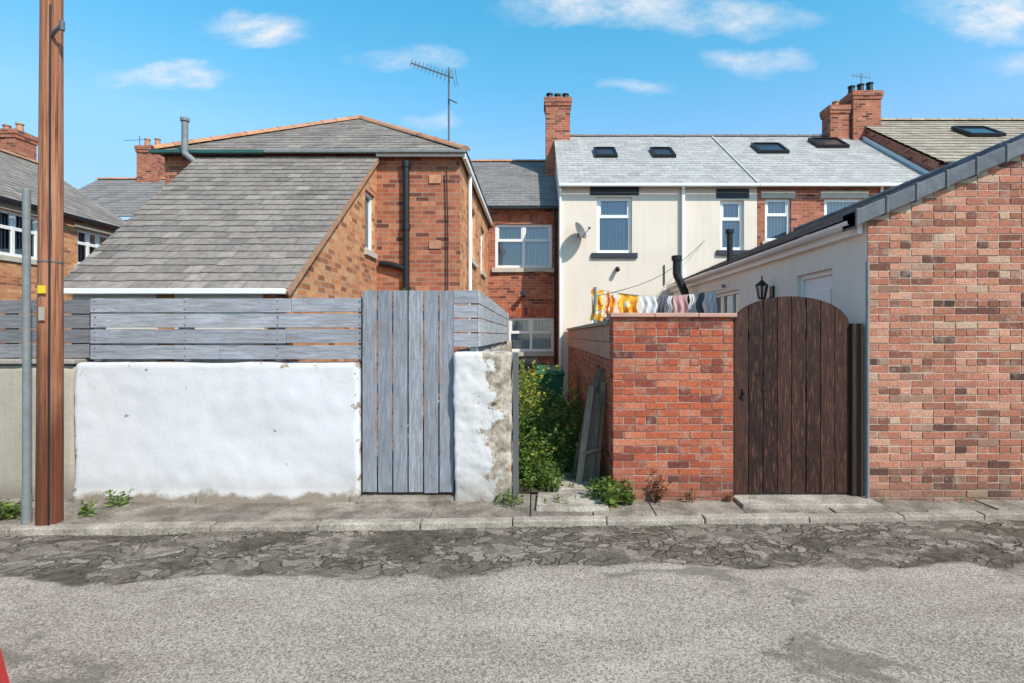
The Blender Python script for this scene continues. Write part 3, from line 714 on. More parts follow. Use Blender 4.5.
mb=MB(); mb.tube([(-5.2,YF-.12,4.25),(-5.55,YF-.22,4.45),(-5.75,YF-.25,4.62),(-5.75,YF-.25,5.15)],.05,12); mb.cyl((-5.75,YF-.25,5.15),(-5.75,YF-.25,5.2),.07,.07,12); mb.build('flue_pipe',M['grey_paint'],h)
YL=5.86; ze=2.2; xr=-2.68
mb=MB(); zs=lambda y: ze+(ZE-.06-ze)*(y-YL)/(YF-YL)
F=frame((xr,YL,0),(0,1,0)); W=YF-YL-.004
wu0,wu1,wz0,wz1=2.62,3.12,3.0,3.95
def qd(a,b,za,zb,zc,zd): mb.poly([F(a,za),F(b,zb),F(b,zc),F(a,zd)],.5)
qd(0,wu0,-.05,-.05,zs(YL+wu0),zs(YL)); qd(wu0,wu1,-.05,-.05,wz0,wz0); qd(wu0,wu1,wz1,wz1,zs(YL+wu1),zs(YL+wu0)); qd(wu1,W,-.05,-.05,zs(YF),zs(YL+wu1))
for (a,b,e,f_) in((wu0,wu1,wz0,wz1),):
    mb.poly([F(a,e,0),F(b,e,0),F(b,e,-.1),F(a,e,-.1)]); mb.poly([F(b,e,0),F(b,f_,0),F(b,f_,-.1),F(b,e,-.1)]); mb.poly([F(a,f_,-.1),F(b,f_,-.1),F(b,f_,0),F(a,f_,0)]); mb.poly([F(a,e,-.1),F(a,f_,-.1),F(a,f_,0),F(a,e,0)])
mb.poly([(-5.02,YL,-.05),(xr,YL,-.05),(xr,YL,ze),(-5.02,YL,ze)],.5)
mb.poly([(-5.56,YF,-.05),(-5.02,YL,-.05),(-5.02,YL,ze),(-5.56,YF,zs(YF))],.5)
mb.build('lean_to_walls',M['brick_orange_sunlit'],h)
mb=MB()
for (a_,b_,e_,f2) in((wu0,wu1,wz0,wz0+.06),(wu0,wu1,wz1-.06,wz1),(wu0,wu0+.06,wz0+.06,wz1-.06),(wu1-.06,wu1,wz0+.06,wz1-.06)): mb.obox(F,a_,b_,e_,f2,-.12,-.05)
mb.build('lean_to_window_frame',M['upvc'],h,.004)
mb=MB(); mb.poly([F(wu0+.05,wz0+.05,-.09),F(wu1-.05,wz0+.05,-.09),F(wu1-.05,wz1-.05,-.09),F(wu0+.05,wz1-.05,-.09)]); mb.build('lean_to_window_pane',M['skyglass'],h)
mb=MB(); mb.obox(F,wu0-.05,wu1+.03,wz0-.09,wz0-.003,-.06,.04); mb.build('lean_to_sill',M['stone'],h)
k=(zs(YF)-ze)/(YF-YL); y0=YL-.14
roof(h,[((-5.12,y0,ze-.14*k+.03),(xr+.06,y0,ze-.14*k+.03),(xr+.06,YF-.01,zs(YF)+.03),(-5.66,YF-.01,zs(YF)+.03))],M['slate'],'lean_to_roof',row=.17,w=.2,th=.018)
mb=MB(); mb.beam((xr+.05,y0,ze-.14*k-.01),(xr+.05,YF-.02,zs(YF)-.01),.02,.07,(0,0,1)); mb.build('lean_to_verge',M['terracotta'],h)
mb=MB(); mb.box(-5.1,xr+.04,YL-.2,YL-.12,ze-.12,ze-.06); mb.build('lean_to_gutter',M['upvc'],h,.01)
mb=MB(); mb.box(-5.0,-4.1,YL-.03,YL-.005,1.2,ze-.1); mb.box(-3.9,-2.95,YL-.03,YL-.005,1.2,ze-.1); mb.build('lean_to_windows',M['upvc'],h)
a=empty('tv_aerial',(-1.5,9.3,4.7)); mb=MB(); mb.cyl((-1.5,9.3,4.6),(-1.5,9.3,6.25),.016,.016,8)
A=V((-2.15,9.3,6.33));B=V((-1.42,9.25,6.05)); mb.beam(A,B,.02,.02)
for k in range(11):
    P=A.lerp(B,k/11); hl=.06+.04*k/11; mb.cyl(P+V((.02,0,hl)),P-V((.02,0,hl)),.006,.006,5)
mb.cyl(B+V((-.03,0,.15)),B+V((.04,0,-.14)),.006);mb.cyl(B+V((.03,0,.17)),B+V((.08,0,-.14)),.006); mb.beam((-1.5,9.28,5.7),(-1.35,9.2,5.6),.02,.02)
mb.build('mast_and_boom',M['dish'],a)
# ---------------------------------------------------------------- middle house
h=empty('brick_terrace_house',(-1,16,0)); Y=14.5; F=frame((-8,Y,0),(1,0,0))
hs=[(6.9,8.43,3.45,4.63),(7.25,8.48,1.2,2.12)]; mb=MB(); wall(mb,F,0,8.6,-.05,5.1,hs); mb.build('rear_wall',M['brick_red'],h)
window(h,F,*hs[0],cols=2,top=.3,fw=.075); window(h,F,*hs[1],cols=2,top=.35,fw=.075)
mb=MB()
for (a,b,e,f_) in hs:
    n=int((b-a)/.078)
    for k in range(n+1):
        x=a-.04+(b-a+.08)*k/(n+1); mb.obox(F,x,x+.066,f_+.005+.05*math.sin(math.pi*(k+.5)/(n+1)),f_+.22+.05*math.sin(math.pi*(k+.5)/(n+1)),-.02,.012)
mb.build('brick_arches',M['brick_pier'],h)
mb=MB()
for a,b,e,f_ in hs: mb.obox(F,a-.08,b+.08,e-.12,e-.003,-.09,.06)
mb.build('sills',M['stone'],h,.006)
roof(h,[((-8,Y-.15,5.08),(.58,Y-.15,5.08),(.58,18,7.42),(-8,18,7.42)),((.58,21.5,5.08),(-8,21.5,5.08),(-8,18,7.42),(.58,18,7.42))],M['slate_dark'])
ridge(h,(-8,18,7.44),(.58,18,7.44),M['terracotta'],.1,.4)
mb=MB(); mb.box(-1.2,.58,Y-.24,Y-.14,4.98,5.06); mb.cyl((.52,Y-.08,0),(.52,Y-.08,5),.035); mb.build('gutter',M['black'],h,.01)
mb=MB(); mb.tube([(-1.2,Y-.05,3.3),(.2,Y-.05,3.35),(.5,Y-.06,3.2)],.012); mb.cyl((-.35,Y-.05,2.7),(-.35,Y-.3,2.75),.05,.07); mb.build('cables_and_floodlight',M['black'],h)
# ---------------------------------------------------------------- cream terrace
h=empty('cream_rendered_house',(3,15,0)); Y=13.5; E=5.45
F=frame((0,Y,0),(1,0,0)); hs=[(1.52,2.4,3.7,5.1),(4.6,5.2,3.77,5.02),(1.4,2.5,.9,2.1)]
mb=MB(); wall(mb,F,.6,5.52,-.05,E,hs,.12)
mb.poly([(.6,18,-.05),(.6,Y,-.05),(.6,Y,E),(.6,17,7.88),(.6,18,7.2)]); mb.build('walls',M['cream'],h)
window(h,F,*hs[0],cols=1,top=.28,cur='curtain',rev=.12,fw=.08); window(h,F,*hs[1],cols=1,top=.3,cur='curtain',rev=.12,fw=.08); window(h,F,*hs[2],cols=2)
mb=MB(); mb.obox(F,1.35,2.57,5.14,5.36,0,.02); mb.obox(F,4.5,5.32,5.06,5.3,0,.02); mb.obox(F,1.38,2.53,3.57,3.695,-.1,.06); mb.obox(F,4.5,5.3,3.64,3.765,-.1,.06); mb.build('lintels_and_sills',M['lead'],h,.005)
yr,zr=17,7.9; ov=.14; kk=(zr-E)/(yr-Y)
def terrace_roof(par,xa,xb,mat,**k2):
    roof(par,[((xa,Y-ov,E-ov*kk+.03),(xb,Y-ov,E-ov*kk+.03),(xb,yr,zr),(xa,yr,zr)),((xb,yr+3.5,E),(xa,yr+3.5,E),(xa,yr,zr),(xb,yr,zr))],mat,**k2)
terrace_roof(h,.56,5.5,M['slate_light'])
ridge(h,(.56,yr,zr+.01),(5.5,yr,zr+.01),M['slate_dark'],.1,.45)
mb=MB(); mb.box(.56,5.5,Y-.24,Y-.15,E-.14,E-.07); mb.box(3.62,3.7,Y-.1,Y-.02,0,E-.1); mb.box(.58,.64,Y-.06,Y-.005,0,E-.1); mb.build('gutter_and_downpipe',M['upvc'],h,.012)
mb=MB(); mb.cyl((2.02,Y,3.3),(2.02,Y-.1,3.3),.05); mb.ball((2.02,Y-.14,3.27),.06); mb.tube([(3.2,Y-.02,3.4),(3.2,Y-.02,2.9)],.015); mb.build('outside_light',M['black'],h)
def rooflight(par,xc,yc,w=.62,d=.75):
    z=lambda y:E+kk*(y-Y)+.03
    mb=MB(); n_=V((0,-kk,1)).normalized()
    def pt(x,s,hh): 
        y=yc+s/math.sqrt(1+kk*kk); return V((x,y,z(y)))+n_*hh
    def bx(m_,xa,xb,sa,sb,h0,h1): m_.hexa([pt(xa,sa,h0),pt(xb,sa,h0),pt(xb,sb,h0),pt(xa,sb,h0),pt(xa,sa,h1),pt(xb,sa,h1),pt(xb,sb,h1),pt(xa,sb,h1)])
    a,b=xc-w/2,xc+w/2
    bx(mb,a,a+.07,-d/2,d/2,0,.09);bx(mb,b-.07,b,-d/2,d/2,0,.09);bx(mb,a+.07,b-.07,-d/2,-d/2+.07,0,.09);bx(mb,a+.07,b-.07,d/2-.07,d/2,0,.1)
    mb.build('rooflight_frame',M['black'],par); mb=MB(); bx(mb,a+.07,b-.07,-d/2+.07,d/2-.07,0,.06); mb.build('rooflight_glass',M['skyglass'],par)
rooflight(h,1.97,15.4);rooflight(h,3.6,15.4)
p=chimney(h,.3,1.05,16.6,17.25,5.5,8.95,M['brick_red'],3,ph=.2,potm='black')
mb=MB(); mb.cyl((.7,16.9,8.9),(.7,16.9,9.25),.01); mb.beam((.45,16.9,9.2),(1.0,16.9,9.2),.01,.01); mb.cyl((.6,16.9,9.1),(.6,16.9,9.3),.005); mb.build('chimney_aerial',M['dish'],h)
s=empty('satellite_dish',(1.05,13.3,4.2)); mb=MB(); C=V((1.08,13.22,4.2)); ax=V((.75,-.5,.4)).normalized(); x=ax.orthogonal().normalized(); y=ax.cross(x); vs=[C-ax*.05];fs=[]
for i in range(1,4):
    for k_ in range(16):
        t=2*math.pi*k_/16; r=.23*i/3; vs.append(C+x*r*math.cos(t)+y*r*math.sin(t)+ax*(-.05+.07*(i/3)**2))
for k_ in range(16): fs.append((0,1+k_,1+(k_+1)%16))
for i in range(2):
    for k_ in range(16): fs.append((1+i*16+k_,1+(i+1)*16+k_,1+(i+1)*16+(k_+1)%16,1+i*16+(k_+1)%16))
mb.idx(vs,fs,.5,True); mb.cyl(C-V((0,0,.22)),C+ax*.28-V((0,0,.08)),.01); mb.ball(C+ax*.28-V((0,0,.07)),.035); mb.cyl(C-ax*.05,(1.05,13.5,4.1),.02); mb.build('dish_and_arm',M['dish'],s)
h=empty('brick_terrace_house',(8,15,0)); hs=[(5.72,6.37,4.0,5.06),(7.2,8.2,3.9,5.06)]
mb=MB(); wall(mb,F,5.522,9.97,-.05,E,hs,.1); mb.poly([(9.97,Y,-.05),(9.97,20,-.05),(9.97,20,E),(9.97,yr,zr-.03),(9.97,Y,E)]); mb.build('walls',M['brick_red'],h)
for q in hs: window(h,F,*q,cols=1,top=.3,fw=.075)
mb=MB(); mb.obox(F,5.62,6.47,5.065,5.25,0,.02); mb.obox(F,5.64,6.45,3.88,3.995,-.08,.05); mb.obox(F,7.1,8.3,5.065,5.25,0,.02); mb.build('lintels',M['stone'],h)
terrace_roof(h,5.504,10.05,M['slate_light']); ridge(h,(5.504,yr,zr+.01),(10.05,yr,zr+.01),M['slate_dark'],.1,.45)
mb=MB(); mb.box(5.504,10.05,Y-.24,Y-.15,E-.14,E-.07); mb.cyl((8.6,Y-.06,0),(8.6,Y-.06,E-.1),.035)
mb.beam((10.07,Y-ov,E-ov*kk+.07),(10.07,yr,zr+.06),.06,.12); mb.build('gutter_and_verge',M['upvc'],h,.01)
mb=MB(); mb.beam((5.5,Y-ov,E-ov*kk+.06),(5.5,yr,zr+.04),.05,.02); mb.build('roof_joint_flashing',M['slate_light'],h)
rooflight(h,6.8,15.75,.85,.8);rooflight(h,8.75,16.2,.9,.8)
chimney(h,9.75,10.6,16.6,17.3,5.5,9.15,M['brick_red'],3,ph=.3,potm='black')
chimney(h,9.1,9.7,16.7,17.2,7,8.75,M['brick_red'],1,ph=.2,name='side_chimney')
mb=MB(); mb.cyl((10.2,16.95,9.1),(10.2,16.95,9.85),.012); mb.beam((9.9,16.95,9.8),(10.5,16.95,9.7),.012,.012)
for q in range(6): mb.cyl((9.95+.1*q,16.95,9.7-.0),(9.95+.1*q,16.95,9.87),.005)
mb.build('chimney_aerial',M['dish'],h)
h=empty('tiled_roof_house',(14,15,0)); mb=MB(); mb.box(10.12,22,13.6,20.9,-.05,5.95); mb.build('walls',M['brick_red'],h)
mb=MB(); mb.poly([(10.12,13.5,5.95),(10.12,21,5.95),(10.12,17.3,8.45)]); mb.build('gable',M['brick_red'],h)
roof(h,[((10.11,13.4,5.93),(22,13.4,5.93),(22,17.3,8.5),(10.11,17.3,8.5)),((22,21.2,5.93),(10.11,21.2,5.93),(10.11,17.3,8.5),(22,17.3,8.5))],M['tile_brown'],row=.3,w=.3,th=.03)
ridge(h,(10.11,17.3,8.52),(22,17.3,8.52),M['tile_brown'],.12,.45)
E0,kk0=E,kk; E=5.95+.07; kk=(8.5-5.93)/3.9; rooflight(h,12.9,15.8,1.0,.9); E,kk=E0,kk0
# ---------------------------------------------------------------- far left houses
h=empty('brick_side_house',(-15,14,0)); mb=MB(); F=frame((-12,6,0),(0,1,0)); hs=[(5.3,7.1,3.45,4.5),(8.15,9.3,3.5,4.45),(2,3.6,3.4,4.5)]
wall(mb,F,0,10.2,-.05,4.78,hs); mb.poly([(-12,16.2,-.05),(-18,16.2,-.05),(-18,16.2,4.78),(-15,16.2,6.78),(-12,16.2,4.78)])
mb.poly([(-18,6,-.05),(-12,6,-.05),(-12,6,4.78),(-15,6,6.78),(-18,6,4.78)]); mb.build('walls',M['brick_orange_sunlit'],h)
for q in hs: window(h,F,*q,cols=3,top=.3,fw=.08)
mb=MB()
for a,b,e,f_ in hs: mb.obox(F,a-.1,b+.1,f_+.003,f_+.14,0,.02); mb.obox(F,a-.1,b+.1,e-.12,e-.003,-.08,.04)
mb.build('sills',M['stone'],h)
roof(h,[((-11.85,6,4.72),(-11.85,16.3,4.72),(-15,16.3,6.8),(-15,6,6.8)),((-18.15,16.3,4.72),(-18.15,6,4.72),(-15,6,6.8),(-15,16.3,6.8))],M['slate'])
ridge(h,(-15,6,6.82),(-15,16.3,6.82),M['terracotta'],.1,.4)
mb=MB(); mb.box(-11.84,-11.74,6,16.3,4.62,4.7); mb.cyl((-11.93,15.9,0),(-11.93,15.9,4.7),.035); mb.build('gutter',M['black'],h,.01)
chimney(h,-16.6,-15.8,16.4,17.1,5,7.9,M['brick_red'],2,ph=.25)
h=empty('slate_roof_house',(-13,20,0)); mb=MB(); mb.box(-17,-7,18.1,23.9,-.05,5.5); mb.build('walls',M['brick_red'],h)
roof(h,[((-17,18,5.6),(-7,18,5.6),(-7,21,7.7),(-17,21,7.7))],M['slate_dark'],w=.35,row=.25); ridge(h,(-17,21,7.72),(-7,21,7.72),M['terracotta'],.1,.4)
chimney(h,-15.3,-14.5,20.7,21.3,6,8.9,M['brick_red'],2)
mb=MB(); mb.cyl((-15.4,21,8.5),(-15.4,21,9.4),.015); mb.beam((-16,21,9.2),(-15.2,21,9.25),.015,.015); mb.cyl((-12.3,18.5,5.5),(-12.3,18.5,6.6),.012); mb.beam((-12.6,18.5,6.5),(-12.1,18.5,6.4),.012,.012); mb.build('aerials',M['dish'],h)
# ---------------------------------------------------------------- telegraph pole etc
p=empty('telegraph_pole',(-4.41,4.9,0)); mb=MB()
vs=[];fs=[]; n=20; K=26
for k in range(K):
    z=-.15+8.6*k/(K-1); r=.098-.0035*z
    for q in range(n):
        t=2*math.pi*q/n; rr=r*(1+.03*mnoise.noise(V((math.cos(t)*2,math.sin(t)*2,z*.7)))); vs.append((-4.41+.004*z+rr*math.cos(t),4.9+rr*math.sin(t),z))
for k in range(K-1):
    for q in range(n): fs.append((k*n+q,k*n+(q+1)%n,(k+1)*n+(q+1)%n,(k+1)*n+q))
fs.append(tuple(range((K-1)*n,K*n))); mb.idx(vs,fs,.5,True); mb.build('pole_shaft',M['pole'],p)
mb=MB()
for z,sx in((4.75,-1),(5.05,1),(5.35,-1),(5.7,1)): mb.tube([(-4.39+sx*.07,4.88,z),(-4.39+sx*.18,4.86,z),(-4.39+sx*.18,4.86,z+.05)],.011,6)
mb.tube([(-4.34,4.84,4.33),(-4.26,4.8,4.36),(-4.2,4.79,4.4)],.016,8); mb.cyl((-4.2,4.79,4.35),(-4.2,4.79,4.43),.02,.02,8)
mb.cyl((-4.4,4.9,2.3),(-4.4,4.9,2.315),.093,.093,20)
mb.build('pole_steps',M['dish'],p)
mb=MB(); mb.box(-4.42,-4.35,4.79,4.797,2.02,2.09); mb.build('pole_tag',M['yellow'],p)
mb=MB(); mb.box(-4.41,-4.36,4.79,4.797,1.78,1.9); mb.build('pole_plate',M['concrete'],p)
mb=MB(); mb.cyl((-4.34,4.812,-.05),(-4.34,4.83,4.6),.008,.008,6); mb.build('earth_cable',M['black'],p)
mb=MB(); 
mb.cyl((-4.60,4.88,-.1),(-4.60,4.88,2.95),.03,.03,14); mb.ball((-4.60,4.88,2.95),.031); mb.cyl((-4.60,4.88,-.05),(-4.60,4.88,.2),.038,.038,14)
mb.build('grey_steel_post',M['grey_paint'])
# ---------------------------------------------------------------- bins
def bin_(name,x,y,mat,h=1.07):
    e=empty(name,(x,y,0)); mb=MB(); a,b=.22,.26; c,d=.27,.33
    mb.hexa([(x-a,y-b,.05),(x+a,y-b,.05),(x+a,y+b,.05),(x-a,y+b,.05),(x-c,y-d,.93),(x+c,y-d,.93),(x+c,y+d,.93),(x-c,y+d,.93)])
    mb.box(x-c-.02,x+c+.02,y-d-.02,y+d+.02,.9,.94); mb.build('body',mat,e,.02)
    mb=MB(); mb.hexa([(x-c-.03,y-d-.04,.945),(x+c+.03,y-d-.04,.945),(x+c+.03,y+d+.03,.945),(x-c-.03,y+d+.03,.945),(x-c+.03,y-d+.03,1.0),(x+c-.03,y-d+.03,1.0),(x+c-.05,y+d-.05,1.07),(x-c+.05,y+d-.05,1.07)]); mb.cyl((x-c,y+d+.06,1.0),(x+c,y+d+.06,1.0),.02); mb.build('lid',mat,e,.015)
    mb=MB()
    for s_ in(-1,1): mb.cyl((x+s_*.2,y+b,.1),(x+s_*.26,y+b,.1),.1,.1,14)
    mb.build('wheels',M['black'],e)
bin_('wheelie_bin',.24,10.2,M['green_bin'])
bin_('black_wheelie_bin',-.2,13.2,M['black'])
# ---------------------------------------------------------------- washing line
wl=empty('washing_line',(1.8,9.5,0)); mb=MB(); mb.cyl((1.05,9.6,0),(1.05,9.6,2.5),.03); mb.cyl((3.3,9.6,2.52),(3.36,9.6,2.52),.03)
pts=[V((1.05+2.3*t/12,9.6,2.46-.12*math.sin(math.pi*t/12))) for t in range(13)]; mb.tube(pts,.005,5); mb.build('post_and_line',M['grey_paint'],wl)
def cloth(x0,x1,hh,mat,y=9.6,zt_=None):
    mb=MB(); nx,nz=14,8; vs=[];fs=[]
    for i in range(nx+1):
        for j in range(nz+1):
            x=x0+(x1-x0)*i/nx; t=j/nz; z0=2.46-.12*math.sin(math.pi*(x-1.05)/2.3) if zt_ is None else zt_
            vs.append((x+.02*math.sin(j+x0*9),y-.01+.05*t*math.sin(i*.9+x0*20)+.02*t,z0-hh*t*(1+.03*math.sin(i))))
    for i in range(nx):
        for j in range(nz): fs.append((i*(nz+1)+j,i*(nz+1)+j+1,(i+1)*(nz+1)+j+1,(i+1)*(nz+1)+j))
    mb.idx(vs,fs,.5,True); mb.build('hanging_cloth',mat,wl)
cloth(.98,1.2,.55,M['tw1']);cloth(1.24,1.4,.42,M['tw2']);cloth(1.46,1.8,.38,M['tw1'],9.62);cloth(1.86,2.14,.35,M['tw3']);cloth(2.18,2.3,.5,M['tw5']);cloth(2.34,2.42,.3,M['tw3']);cloth(2.45,2.7,.42,M['tw4']);cloth(2.72,2.82,.35,M['tw3']);cloth(2.86,2.98,.4,M['tw5']);cloth(3.0,3.2,.4,M['tw3'])
mb=MB(); pts=[V((4.2,13.45,4.0)).lerp(V((1.02,9.0,2.3)),t/10)-V((0,0,.25*math.sin(math.pi*t/10))) for t in range(11)]; mb.tube(pts,.006,5); mb.build('overhead_cable',M['black'])
# ---------------------------------------------------------------- plants
def leaf(mb,P,d,L,w,c=None):
    d=V(d).normalized(); s_=d.cross(V((R.gauss(0,1),R.gauss(0,1),R.gauss(0,1)))).normalized(); nn=d.cross(s_)
    a=P; b=P+d*L*.45+s_*w; e=P+d*L-nn*L*.15; f_=P+d*L*.45-s_*w
    mb.poly([a,b,e,f_],c)
def plant(mb,x,y,z,h,spread,stems,L=.06,step=.035,st=None,topm=None):
    for s_ in range(stems):
        P=V((x+R.gauss(0,spread*.3),y+R.gauss(0,spread*.3),z)); hh=h*R.uniform(.55,1.05)
        d=V((R.gauss(0,.35),R.gauss(0,.35),1)).normalized(); n_=int(hh/step); Q=P.copy()
        for k in range(n_):
            d=(d+V((R.gauss(0,.12),R.gauss(0,.12),.02))).normalized(); Q2=Q+d*step
            if k%3==0: (st or mb).poly([Q+V((.003,0,0)),Q-V((.003,0,0)),Q+d*step*3-V((.002,0,0)),Q+d*step*3+V((.002,0,0))],.2)
            Q=Q2; f_=k/n_
            for r_ in range(2):
                a=R.uniform(0,6.28); ld=V((math.cos(a),math.sin(a),R.uniform(-.2,.7)))
                tgt=topm if (topm and f_>.75 and R.random()<.6) else mb
                leaf(tgt,Q,ld,L*R.uniform(.5,1.3)*(1.15-f_*.5),L*.22*R.uniform(.7,1.3))
mb=MB();my=MB()
for k in range(70):
    t=k/70; y=6.0+6.4*t+R.uniform(-.1,.1); x=R.uniform(-.45,.28)
    if y>8.5: x=R.uniform(-.5,-.05)
    plant(mb,x,y,0,R.uniform(.45,.85),.26,9,.08,.04,topm=my if R.random()<.3 else None)
for k in range(16): plant(mb,-.34+R.uniform(-.12,.18),6.1+R.uniform(0,1.4),0,1.42,.15,6,.07,.045,topm=my)
for k in range(9): plant(mb,-.36+R.uniform(-.12,.14),8.0+R.uniform(0,2.2),0,1.4,.2,7,.09,.045,topm=my)
for k in range(34): plant(mb,R.uniform(.1,.68),6.5+.1*k,0,R.uniform(.35,.75),.18,8,.07,.04,topm=my if R.random()<.2 else None)
for k in range(16): plant(mb,R.uniform(-.15,.4),5.78+R.uniform(0,.8),0,.3,.15,9,.05,.03)
for k in range(200): plant(mb,R.uniform(-.5,.72),R.uniform(5.75,12),-.02,.12,.12,6,.035,.02)
mb.build('garden_bush',[M['leaf']]); my.build('flowering_weed_tops',[M['leafy']])
def weed(name,x,y,h,sp,st,L,mat='leaf'):
    mb=MB(); plant(mb,x,y,GZ,h,sp,st,L,.03); mb.build(name,M[mat])
weed('dandelion_clump',.76,5.40,.27,.3,30,.085); weed('pavement_weed',.15,5.42,.1,.3,14,.035); weed('pavement_weed',-.25,5.40,.16,.2,14,.05)
weed('dry_weed',1.22,5.45,.34,.08,8,.05,'leafred'); weed('pavement_weed',1.55,5.47,.14,.1,6,.04,'leafred')
weed('pavement_weed',-4.2,5.05,.16,.12,9,.05); weed('pavement_weed',-4.85,5.0,.22,.25,22,.07); weed('pavement_weed',-4.15,5.35,.2,.08,8,.06)
weed('pavement_weed',1.95,5.47,.12,.06,6,.04,'leafred')
for x in(-3.4,-1.9,2.2,3.5,4.3): weed('pavement_weed',x,5.47,.05,.06,4,.02)
mb=MB(); plant(mb,-2.2,8.9,2.0,.45,.2,14,.07,.04); mb.build('climbing_shrub',M['leaf'])
# ---------------------------------------------------------------- red car (mostly out of frame)
def carmat():
    m,g=newmat('red_car_paint'); ob=g.n('TexCoord').outputs['Object']
    c=g.mix(g.noise(ob,3,3),(.42,.012,.015),(.5,.02,.02)); p=g.n('BsdfPrincipled',{'Base Color':c,'Roughness':.3,'Coat Weight':.8,'Coat Roughness':.05})
    o=g.n('OutputMaterial'); g.nt.links.new(p.outputs[0],o.inputs[0]); return m
M['car']=carmat()
c=empty('parked_car',(-3.5,.62,0)); mb=MB(); cy=.73
S=[(-1.50,.55,.42,.72,.5,.74),(-1.51,.82,.32,.83,.7,.86),(-1.75,.865,.26,.9,.72,.93),(-2.05,.87,.26,.92,.62,1.2),(-2.5,.87,.26,.93,.6,1.42),(-3.3,.87,.26,.93,.6,1.45),(-3.9,.87,.26,.92,.6,1.35),(-4.5,.87,.26,.9,.7,.97),(-5.1,.84,.26,.82,.68,.85),(-5.45,.78,.3,.68,.6,.7),(-5.52,.6,.4,.6,.5,.62)]
rings=[]
for (x,hw,zl,zb,hr,zr_) in S:
    rings.append([V((x,cy+s_*w_,z)) for s_,w_,z in((1,hw*.9,zl),(1,hw*.99,(zl+zb)/2-.1),(1,hw,(zl+zb)/2+.08),(1,hw*.95,zb),(1,hr,zr_-.02),(1,hr*.6,zr_),(-1,hr*.6,zr_),(-1,hr,zr_-.02),(-1,hw*.95,zb),(-1,hw,(zl+zb)/2+.08),(-1,hw*.99,(zl+zb)/2-.1),(-1,hw*.9,zl))])
for i in range(len(S)-1):
    for k_ in range(12):
        a,b=rings[i],rings[i+1]; q=[a[k_],b[k_],b[(k_+1)%12],a[(k_+1)%12]]
        gl=(k_ in(3,7) and 3<=i<=6) or (k_ in(4,5,6) and i in(2,3,6))
        mb.poly(q,.5,True,1 if gl else 0)
mb.poly(rings[0],.5,False,0); mb.poly(rings[-1],.5,False,0)
ob=mb.build('car_body',[M['car'],M['skyglass']],c)
mb=MB()
for x in(-2.3,-4.7):
    for y in(cy-.88,cy+.68): mb.cyl((x,y,.22),(x,y+.2,.22),.31,.31,24,m=0); mb.cyl((x,y-.005,.22),(x,y+.205,.22),.19,.19,16,m=1)
mb.build('wheels',[M['black'],M['metal']],c)
mb=MB(); mb.box(-1.53,-1.49,cy+.5,cy+.7,.62,.74); mb.box(-1.53,-1.49,cy-.7,cy-.5,.62,.74); mb.build('tail_lights',M['car'],c,.01)
# ---------------------------------------------------------------- light, sky
ts=V((.55,-.6,.8)).normalized(); el=math.asin(ts.z); az=math.atan2(ts.x,ts.y)
L=bpy.data.lights.new('sun','SUN'); L.energy=5.0; L.angle=math.radians(.5); L.color=(1,.93,.83)
lo=bpy.data.objects.new('sun',L); lo.rotation_euler=ts.to_track_quat('Z','Y').to_euler(); lo.location=(10,-10,20); bpy.context.collection.objects.link(lo)
W=bpy.data.worlds.new('World'); bpy.context.scene.world=W; W.use_nodes=True; W.node_tree.nodes.clear(); g=G(W.node_tree)
sk=g.n('TexSky',sky_type='NISHITA',sun_disc=False,sun_elevation=el,sun_rotation=az,air_density=1.0,dust_density=.6,ozone_density=2.0)
tc=g.n('TexCoord').outputs['Generated']; s3=g.n('SeparateXYZ',{0:tc})
yy=g.math('MAXIMUM',s3.outputs[1],.05); a=g.math('DIVIDE',s3.outputs[0],yy); b=g.math('DIVIDE',s3.outputs[2],yy)
ab=g.n('CombineXYZ',{0:a,1:b}).outputs[0]
wn=g.n('TexNoise',{'Vector':g.map(ab,(1,2,1)),'Scale':6.0,'Detail':5,'Roughness':.6}).outputs['Color']
abw=g.n('VectorMath',{0:ab,1:g.n('VectorMath',{0:g.n('VectorMath',{0:wn,1:(.5,.5,.5)},operation='SUBTRACT').outputs[0],1:(.2,.09,0)},operation='MULTIPLY').outputs[0]},operation='ADD').outputs[0]
cur=None
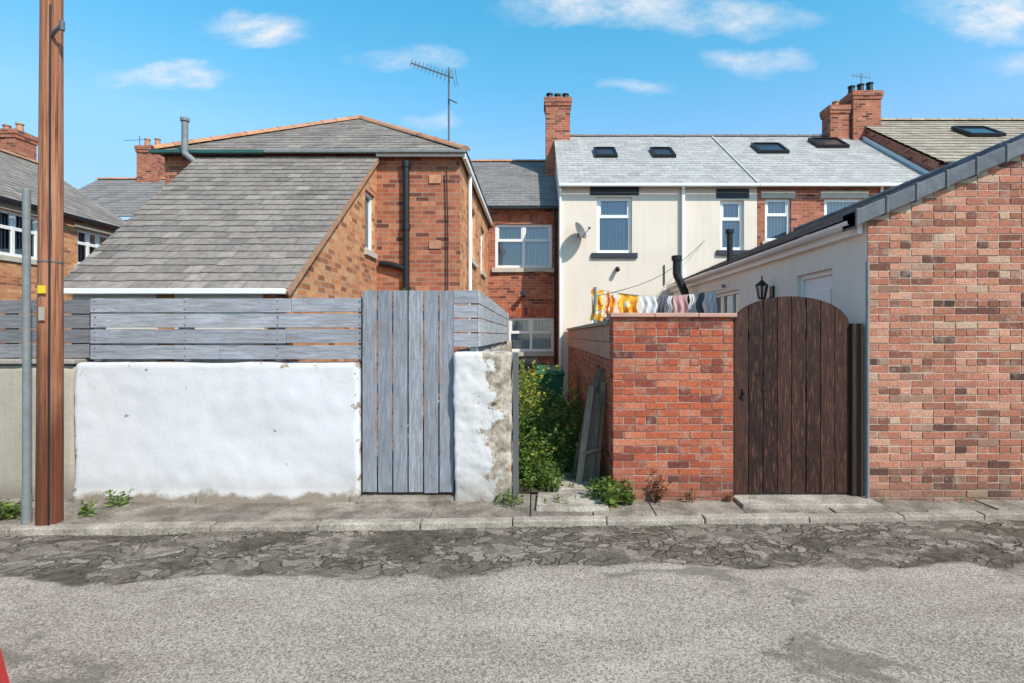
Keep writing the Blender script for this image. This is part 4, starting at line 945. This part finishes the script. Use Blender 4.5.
for (px,pz,sx,sz,st) in[(-.51,.56,.08,.028,.95),(-.69,.48,.09,.018,.8),(-.23,.51,.08,.018,.6),(-.2,.4,.05,.012,.45),(.12,.61,.14,.035,.95),(.34,.59,.14,.028,.8),(.41,.51,.09,.02,.65),(.86,.59,.13,.04,1),(.93,.5,.08,.018,.45),(.2,.45,.05,.012,.45),(-1.5,.5,.3,.05,1),(1.6,.6,.3,.06,1)]:
    dv=g.n('VectorMath',{0:g.n('VectorMath',{0:abw,1:(px,pz,0)},operation='SUBTRACT').outputs[0],1:(1/sx,1/sz,0)},operation='MULTIPLY').outputs[0]
    ln=g.n('VectorMath',{0:dv},operation='LENGTH').outputs['Value']
    mk=g.math('MULTIPLY',g.math('SUBTRACT',1.45,ln,True),st)
    cur=mk if cur is None else g.math('MAXIMUM',cur,mk)
nz=g.noise(g.map(ab,(1,2.2,1)),11,4.5,.65)
cl=g.math('MULTIPLY',cur,g.ramp(nz,[(.3,.1),(.62,1.0)]))
cl=g.math('MULTIPLY',cl,.95,True)
tint=g.ramp(s3.outputs[2],[(0,(.08,.085,.085)),(.2,(.12,.135,.13)),(.32,(.15,.2,.205)),(.42,(.105,.215,.21)),(.53,(.075,.225,.22)),(.8,(.07,.12,.13))])
tint=g.n('VectorMath',{0:g.mix(1.0,sk.outputs[0],tint,'MULTIPLY'),'Scale':10.0},operation='SCALE').outputs[0]
col=g.mix(cl,tint,(7.2,7.4,7.7,1))
bg=g.n('Background',{0:col,1:.125}); o=g.n('OutputWorld'); W.node_tree.links.new(bg.outputs[0],o.inputs[0])
# ---------------------------------------------------------------- camera
cam=bpy.data.cameras.new('camera'); cam.lens=19; cam.sensor_width=36; cam.clip_end=1000; cam.clip_start=.05
cam.shift_x=-24/1024; cam.shift_y=-6.5/1024
co=bpy.data.objects.new('camera',cam); co.location=(0,0,1.65); co.rotation_euler=(math.radians(90),0,0); bpy.context.collection.objects.link(co)
sc=bpy.context.scene; sc.camera=co; sc.view_settings.view_transform='Standard'; sc.view_settings.look='None'; sc.view_settings.exposure=0
